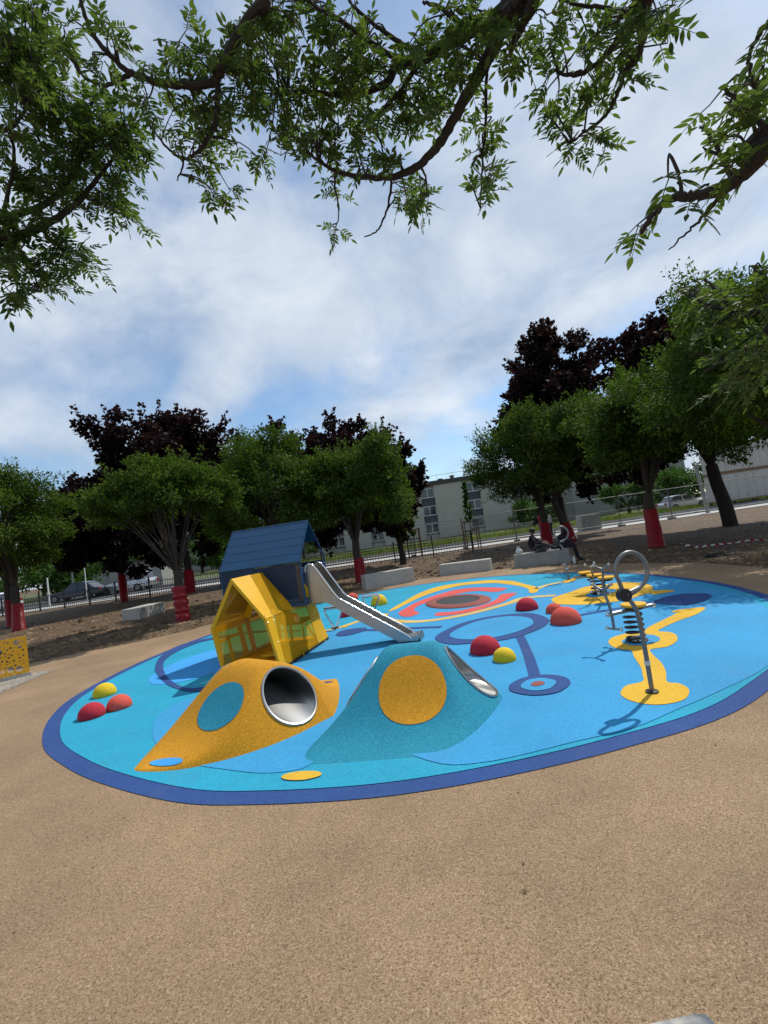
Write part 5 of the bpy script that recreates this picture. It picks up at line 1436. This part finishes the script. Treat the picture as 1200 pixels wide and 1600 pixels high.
# saplings in timber cages
def sapling(x, y, h, seed, label):
    rng = np.random.default_rng(seed); rr = random.Random(seed)
    r = empty('sapling', (x, y, soil_z(x, y))); tag(r, label, 'tree', 'young caged trees')
    m = MB(); m.tube(spline([(0, 0, 0), (.02, 0, h * .4), (-.03, 0, h * .8), (0, 0, h)], 4), [.035 - .029 * k / 12 for k in range(13)], 6)
    pos = []
    for i in range(26):
        z = h * (.38 + .6 * i / 26); a = rr.uniform(0, 6.28); ln = (1 - i / 30) * .55 * rr.uniform(.5, 1)
        e = Vector((math.cos(a) * ln * .6, math.sin(a) * ln * .6, z + ln * .8)); s = Vector((0, 0, z))
        m.tube([s, s.lerp(e, .5) + Vector((0, 0, -.03)), e], [.009, .006, .003], 4)
        for k in range(20):
            pos.append(np.array(s.lerp(e, rr.uniform(.25, 1.05))) + rng.normal(size=3) * .05)
    m.build('trunk', MT['bark'], r, smooth=True)
    pos = np.array(pos); n = len(pos)
    link('crown', leaf_mesh('crown', pos, unit_rand(rng, n) + np.array([0, 0, -.4]), unit_rand(rng, n) + np.array([0, 0, .6]), rng.uniform(.09, .17, n), MAPLE_T, MAPLE_F, rng.random(n), MT['fargreen']), r)
    cg = empty('timber_cage', (x, y, soil_z(x, y))); tag(cg, 'timber stake cage round the ' + label.split(' standing')[0], 'tree cage', 'timber cages round saplings')
    sm_ = MB().box((0, 0, .9), (.06, .06, 1.8)).mesh('stake', MT['wood'])
    for a, b in ((-.4, -.4), (.4, -.4), (-.4, .4), (.4, .4)): link('stake', sm_, cg, (a, b, 0))
    for zz in (1.70, 1.15):
        for a, b, sx, sy in ((0, -.44, .86, .03), (0, .44, .86, .03), (-.44, 0, .03, .84), (.44, 0, .03, .84)): MB().box((a, b, zz), (sx, sy, .07)).build('rail', MT['wood'], cg)
sapling(5.1, 28.8, 4.3, 5, 'slim sapling standing before the apartment block')
sapling(1.55, 29.0, 3.2, 6, 'small sapling standing left of the slim sapling')
# far greenery behind the left cars and the right verge
far = [(-40, 60, 5.5, 4.5), (-33, 62, 5, 4), (-46, 66, 6, 5), (-28, 70, 4.5, 3.6), (-55, 58, 6.5, 5), (-21, 62, 4.0, 3.0), (30, 58, 3.6, 3.0), (37, 60, 4.2, 3.2), (44, 62, 5, 4), (52, 64, 5.5, 4.2), (20, 64, 3.2, 2.6), (-12, 66, 3.8, 2.8), (62, 66, 6, 5), (-66, 64, 6.5, 5), (-37, 50, 3.8, 3.2), (-45, 52, 4.4, 3.8)]
wh = ['behind the silver car', 'behind the grey hut', 'left of the hut', 'right of the hut', 'at the far left', 'beside the long pale block', 'behind the right silver car', 'behind the leaning pale pole', 'behind the stacked cabins', 'right of the stacked cabins', 'left of the blank end wall', 'at the left end of the cream block', 'at the far right', 'in the far left corner', 'low between the white post and the grey hut', 'low behind the white post at left']
for i, (x, y, h, r_) in enumerate(far):
    tree('far_tree', 'dark green tree in the distance ' + wh[i], (x, y), (x, y, h * .62, r_, r_, h * .5), 200 + i, 'far', .2, h * .3, n_clump=30, n_leaf=3500, leaf=.42, low=-.8, limbs=6, group='distant trees', clump_r=.36)

# ================================================================== NEAR OVERHANGING TREES
def near_tree(name, label, trunk, branches, blobs, seed, mat, lsize, leaflets=(3, 4), inner=None, bark='twig'):
    """branches: [(points [(px, py, dist)], start radius, end radius)]; blobs: (px, py, rx, ry, dist, leaves)"""
    rr = random.Random(seed); rng = np.random.default_rng(seed)
    root = empty(name, (trunk[0], trunk[1], 0)); tag(root, label, 'tree', 'trees hanging into the top of the picture')
    off = Vector((trunk[0], trunk[1], 0))
    tk = Vector((0, 0, trunk[2]))
    tm = MB(); tm.tube(spline([(0, 0, -.05), (.03, .02, trunk[2] * .4), (-.02, .03, trunk[2] * .75), tk], 4), [trunk[3] * (1.3 - .45 * i / 12) for i in range(13)], 14)
    tm.build('trunk', MT['bark'], root, smooth=True)
    bm_ = MB(); nodes = []
    for pts, r0, r1, fromtrunk in branches:
        P3 = [A(*q) - off for q in pts]
        if fromtrunk:
            a = P3[0]; P3 = [tk - Vector((0, 0, .15)), tk.lerp(a, .5) + Vector((0, 0, .22))] + P3
        c = spline(P3, 7)
        c = [p + Vector((rr.uniform(-1, 1), rr.uniform(-1, 1), rr.uniform(-1, 1))) * .0032 for p in c]
        n = len(c); k0 = 14 if fromtrunk else 0
        rad = [max(r1, (r0 + (r1 - r0) * max(0, (i - k0)) / max(1, n - 1 - k0)) * (1 + (.35 * (k0 - i) / k0 if i < k0 and k0 else 0)) * rr.uniform(.93, 1.08)) for i in range(n)]
        bm_.tube(c, rad, 8)
        nodes += [(p, c[min(i + 1, n - 1)] - c[max(0, i - 1)]) for i, p in enumerate(c) if i >= k0]
    bm_.build('branches', MT[bark], root, smooth=True)
    tw = MB(); st = MB(); lp, la, lnm, ls, lt = [], [], [], [], []
    NP = np.array([list(p) for p, _ in nodes])
    def compound(p, d, up, s):
        d = d.normalized(); sd = d.cross(up); sd = sd.normalized() if sd.length > 1e-3 else d.orthogonal().normalized(); nn = sd.cross(d).normalized()
        npair = rr.choice(leaflets); ln = s * (.9 + .62 * npair) * .62
        droop = Vector((0, 0, -1)) * rr.uniform(.05, .3)
        pts = [p + d * ln * t + droop * ln * t * t for t in (0, .35, .7, 1.0)]
        st.tube(pts, [.0022, .0018, .0015, .001], 3, caps=False)
        tn = rr.random()
        for k in range(npair):
            t = .32 + .62 * k / npair
            q = p + d * ln * t + droop * ln * t * t
            for sg in (-1, 1):
                a = (d * rr.uniform(.45, .75) + sd * sg * rr.uniform(.75, 1.0) + nn * rr.uniform(-.25, .15))
                lp.append(q); la.append(a); lnm.append(nn + Vector((rr.uniform(-.35, .35), rr.uniform(-.35, .35), rr.uniform(-.35, .35)))); ls.append(s * rr.uniform(.75, 1.1) * (1 - .12 * abs(k - 1.2))); lt.append(tn * .6 + rr.random() * .4)
        lp.append(pts[-1]); la.append(d + droop); lnm.append(nn + Vector((rr.uniform(-.2, .2),) * 3)); ls.append(s * rr.uniform(.9, 1.15)); lt.append(tn * .6 + rr.random() * .4)
    for (px, py, rx, ry, dist, nl) in blobs:
        left = nl
        while left > 0:
            a = rr.uniform(0, 6.283); f = math.sqrt(rr.random())
            e = A(px + rx * f * math.cos(a), py + ry * f * math.sin(a), dist + rr.uniform(-.28, .28)) - off
            dd = np.linalg.norm(NP - np.array(list(e)), axis=1)
            cand = np.argsort(dd)[:6]; i = int(rr.choice(list(cand)))
            s = nodes[i][0]; d = e - s
            if d.length > .75: s = e - d.normalized() * .5; 
            if d.length > .75:
                tw.tube(spline([nodes[i][0], nodes[i][0].lerp(e, .5) + Vector((0, 0, .07)), s.lerp(e, .5), e], 3), [.0065 - .0045 * k / 9 for k in range(10)], 4)
            else:
                tw.tube(spline([s, s.lerp(e, .5) + Vector((rr.uniform(-.04, .04), rr.uniform(-.04, .04), .03)), e], 3), [.005 - .003 * k / 6 for k in range(7)], 4)
            d = e - s
            k = min(left, rr.randint(3, 5))
            for j in range(k):
                t = 1.0 if j == 0 else rr.uniform(.35, 1.0)
                q = s.lerp(e, t)
                o_ = Vector((rr.gauss(0, 1), rr.gauss(0, 1), rr.gauss(-.25, .6)))
                dv = (d.normalized() * .55 + o_.normalized() * 1.0)
                compound(q, dv, Vector((rr.uniform(-.5, .5), rr.uniform(-.5, .5), 1)), lsize * rr.uniform(.8, 1.15))
            left -= k
    tw.build('twigs', MT['twig'], root, smooth=True)['kind'] = 'stuff'
    st.build('leaf_stalks', MT['greenstem'], root)['kind'] = 'stuff'
    n = len(lp)
    f3 = lambda L__: np.array([list(v) for v in L__])
    link('crown', leaf_mesh('crown', f3(lp), f3(la), f3(lnm), np.array(ls), NEAR_T, NEAR_F, np.array(lt), mat), root)
    return root

def br(pts, d0, d1):
    n = len(pts); return [(p[0], p[1], d0 + (d1 - d0) * i / max(1, n - 1)) for i, p in enumerate(pts)]
OV = [
 (br([(842, -40), (815, 0), (793, 25), (767, 83), (727, 153), (697, 207), (667, 247), (633, 270), (593, 278), (543, 273), (510, 260), (480, 237)], 2.65, 3.05), .034, .006, True),
 (br([(830, -60), (800, 7), (733, 47), (667, 87), (620, 103), (600, 133), (533, 147), (467, 143), (430, 150)], 2.75, 3.3), .036, .006, True),
 (br([(640, 98), (600, 80), (533, 33), (493, 10), (470, -10)], 3.0, 3.2), .015, .005, False),
 (br([(667, 87), (640, 75), (600, 50), (560, 17), (545, 0)], 2.95, 3.1), .013, .005, False),
 (br([(655, 100), (627, 140), (600, 170), (580, 192)], 3.0, 3.15), .012, .004, False),
 (br([(727, 45), (705, 25), (690, 13), (660, 3)], 2.85, 2.95), .013, .006, False),
 (br([(430, -50), (415, 0), (400, 17), (367, 63), (340, 120), (320, 132), (267, 132), (207, 115), (167, 80), (143, 50), (128, 7), (120, -20)], 2.9, 3.2), .026, .006, True),
 (br([(205, 115), (180, 128), (157, 133), (127, 117), (115, 100)], 3.1, 3.2), .010, .004, False),
 (br([(340, 122), (337, 187), (325, 215), (310, 237), (287, 247), (260, 230), (230, 190)], 3.0, 3.25), .014, .004, False),
 (br([(289, 247), (283, 268), (276, 281)], 3.1, 3.1), .005, .003, False),
 (br([(1035, -50), (1013, 0), (993, 30), (963, 67), (933, 100), (897, 118), (867, 108)], 2.6, 2.9), .020, .006, True),
 (br([(1000, 25), (1000, 83), (977, 113), (963, 150), (947, 180), (913, 207), (890, 225)], 2.65, 2.85), .012, .004, False),
 (br([(990, 22), (960, 15), (893, 5), (870, -8)], 2.7, 2.8), .009, .004, False),
 (br([(830, -60), (835, 0), (810, 50), (795, 90)], 2.6, 2.7), .03, .008, False),
 (br([(612, 277), (607, 320), (598, 345), (587, 363), (570, 370)], 3.05, 3.0), .007, .003, False),
 (br([(525, 270), (523, 290), (530, 333), (520, 367)], 3.05, 3.0), .006, .002, False),
 (br([(762, 100), (760, 133), (758, 200), (753, 267), (750, 330)], 2.75, 2.8), .008, .003, False),
 (br([(655, 255), (664, 275), (670, 307)], 2.95, 2.95), .007, .003, False),
 (br([(1250, 150), (1200, 225), (1177, 257), (1147, 283), (1120, 297), (1077, 307), (1047, 310), (1020, 337), (1000, 363)], 1.75, 1.85), .024, .007, True),
 (br([(1127, 305), (1100, 337), (1077, 360), (1045, 390)], 1.82, 1.85), .006, .002, False),
 (br([(1180, 255), (1190, 200), (1160, 160), (1130, 140)], 1.8, 1.85), .009, .004, False),
 (br([(1145, 283), (1130, 250), (1110, 215), (1095, 200)], 1.8, 1.85), .007, .003, False),
 (br([(1240, 60), (1200, 40), (1185, 55), (1170, 90), (1178, 140)], 1.8, 1.9), .008, .003, False),
 (br([(1065, 307), (1062, 285), (1060, 270)], 1.83, 1.83), .006, .003, False)]
OB = [(450, 35, 65, 40, 3.2, 22), (520, 55, 60, 45, 3.1, 22), (430, 105, 65, 45, 3.2, 26), (500, 140, 65, 45, 3.2, 26), (420, 175, 45, 40, 3.2, 17), (565, 115, 55, 45, 3.1, 21), (600, 175, 55, 40, 3.05, 17), (540, 205, 60, 40, 3.1, 21), (590, 235, 50, 28, 3.05, 12), (645, 150, 45, 40, 3, 14), (665, 50, 45, 35, 2.95, 9), (705, 100, 45, 45, 2.85, 14), (725, 30, 45, 30, 2.8, 10), (690, 165, 35, 35, 2.9, 8), (470, 205, 40, 30, 3.2, 12), (420, 235, 22, 22, 3.2, 5), (350, 185, 40, 50, 3.1, 17), (320, 240, 26, 40, 3.1, 8), (360, 95, 45, 45, 3.1, 15), (385, 35, 30, 35, 3.1, 10), (305, 60, 28, 35, 3.1, 5), (270, 80, 26, 32, 3.1, 5), (315, 160, 26, 26, 3.1, 6), (268, 195, 28, 28, 3.15, 7), (350, 305, 24, 16, 3.1, 6), (160, 35, 22, 28, 3.1, 5), (105, 60, 28, 35, 3.2, 9), (215, 95, 20, 18, 3.1, 3), (130, 110, 25, 22, 3.15, 4), (240, 150, 24, 20, 3.15, 4), (640, 320, 24, 36, 3, 10), (650, 300, 18, 25, 3, 5), (757, 190, 16, 40, 2.78, 5), (755, 275, 22, 48, 2.8, 11), (525, 290, 22, 14, 3, 3), (521, 362, 8, 12, 3, 2), (780, 60, 30, 40, 2.7, 6), (820, 80, 28, 35, 2.7, 6), (800, 30, 30, 30, 2.7, 5), (860, 50, 42, 45, 2.75, 11), (910, 55, 45, 40, 2.75, 11), (955, 40, 40, 36, 2.7, 9), (1005, 35, 35, 35, 2.65, 7), (1045, 18, 32, 22, 2.6, 5), (875, 150, 34, 30, 2.85, 7), (850, 185, 22, 26, 2.85, 4), (920, 165, 34, 34, 2.8, 7), (945, 210, 26, 26, 2.8, 6), (905, 215, 26, 26, 2.82, 5), (995, 95, 34, 32, 2.7, 6), (955, 125, 28, 26, 2.75, 5), (1040, 60, 22, 22, 2.65, 2), (1130, 145, 36, 36, 1.85, 5), (1150, 190, 36, 36, 1.85, 6), (1112, 215, 34, 30, 1.85, 5), (1182, 110, 18, 34, 1.85, 4), (1058, 283, 16, 16, 1.83, 3), (1000, 352, 18, 16, 1.84, 3), (1085, 325, 18, 14, 1.84, 2), (1140, 262, 24, 16, 1.83, 3), (1188, 25, 16, 28, 1.9, 4), (1165, 275, 20, 16, 1.82, 2)]
OB = [(a, b, c, d, e, int(f * (2.6 if a < 770 else 2.1))) if e > 2 else (a, b, c, d, e, int(f * 1.35)) for a, b, c, d, e, f in OB]
OV = [(a, b * 1.05, c, d) for a, b, c, d in OV]
near_tree('ash_tree', 'overhanging ash branches filling the top of the picture', (2.0, -1.6, 2.5, .17), OV, OB, 7, MT['ashnear'], .046)
LV = [
 (br([(-80, 400), (0, 377), (67, 353), (117, 320), (143, 290), (175, 250), (200, 215)], 4.1, 4.4), .034, .006, True),
 (br([(-60, 360), (0, 343), (73, 317), (117, 267), (133, 217), (138, 187), (150, 130)], 4.2, 4.5), .026, .006, True),
 (br([(5, 340), (13, 300), (23, 247), (15, 190), (25, 120)], 4.2, 4.4), .014, .005, False),
 (br([(60, 355), (100, 390), (130, 400)], 4.2, 4.3), .010, .004, False),
 (br([(20, 375), (50, 420), (60, 455)], 4.15, 4.2), .010, .004, False),
 (br([(-60, 180), (0, 205), (35, 180), (45, 140)], 4.0, 4.1), .016, .005, False)]
LB = [(40, 60, 55, 60, 4.1, 34), (15, 110, 45, 50, 4.0, 26), (60, 150, 50, 45, 4.3, 30), (110, 170, 50, 40, 4.4, 30), (160, 190, 45, 40, 4.4, 28), (200, 180, 30, 30, 4.4, 14), (90, 220, 60, 40, 4.4, 36), (160, 240, 50, 40, 4.4, 32), (205, 235, 26, 40, 4.4, 14), (60, 270, 55, 35, 4.3, 24), (120, 290, 55, 40, 4.35, 32), (185, 300, 38, 36, 4.35, 18), (40, 320, 45, 30, 4.2, 18), (60, 390, 60, 34, 4.2, 34), (120, 385, 32, 26, 4.25, 14), (20, 430, 40, 30, 4.1, 20), (90, 430, 42, 24, 4.2, 16), (40, 465, 26, 18, 4.15, 8), (215, 345, 14, 14, 4.3, 4), (145, 420, 12, 12, 4.25, 3), (20, 20, 40, 40, 3.9, 20), (10, 240, 30, 40, 4.2, 14), (0, 380, 30, 40, 4.1, 14)]
LB = [(a, b, c, d, e, int(f * 2.1)) for a, b, c, d, e, f in LB]
near_tree('ash_tree', 'leafy ash branches hanging in from the left edge', (-6.2, 2.2, 2.4, .18), LV, LB, 17, MT['ashnear'], .058)
RV = [
 (br([(1290, 500), (1200, 490), (1140, 487), (1095, 470), (1075, 455)], 3.2, 3.4), .016, .005, True),
 (br([(1150, 487), (1120, 455), (1100, 435)], 3.3, 3.35), .009, .004, False),
 (br([(1290, 560), (1200, 570), (1150, 560), (1100, 580)], 3.2, 3.4), .014, .005, True),
 (br([(1200, 490), (1190, 440), (1180, 420)], 3.2, 3.3), .010, .004, False)]
RB = [(1085, 455, 26, 22, 3.35, 9), (1125, 455, 34, 24, 3.35, 13), (1170, 460, 32, 34, 3.3, 18), (1120, 505, 36, 26, 3.35, 14), (1175, 520, 32, 34, 3.3, 18), (1140, 560, 36, 30, 3.35, 16), (1185, 585, 24, 34, 3.3, 14), (1130, 605, 30, 18, 3.35, 8), (1190, 430, 16, 22, 3.25, 7)]
RB = [(a, b, c, d, e - .45, int(f * 1.6)) for a, b, c, d, e, f in RB]
RV = [([(x, y, z - .45) for x, y, z in a], b, c, d) for a, b, c, d in RV]
near_tree('ash_tree', 'leafy ash sprays reaching in from the right edge at mid height', (4.6, 0.2, 2.4, .16), RV, RB, 27, MT['ashnear'], .050)
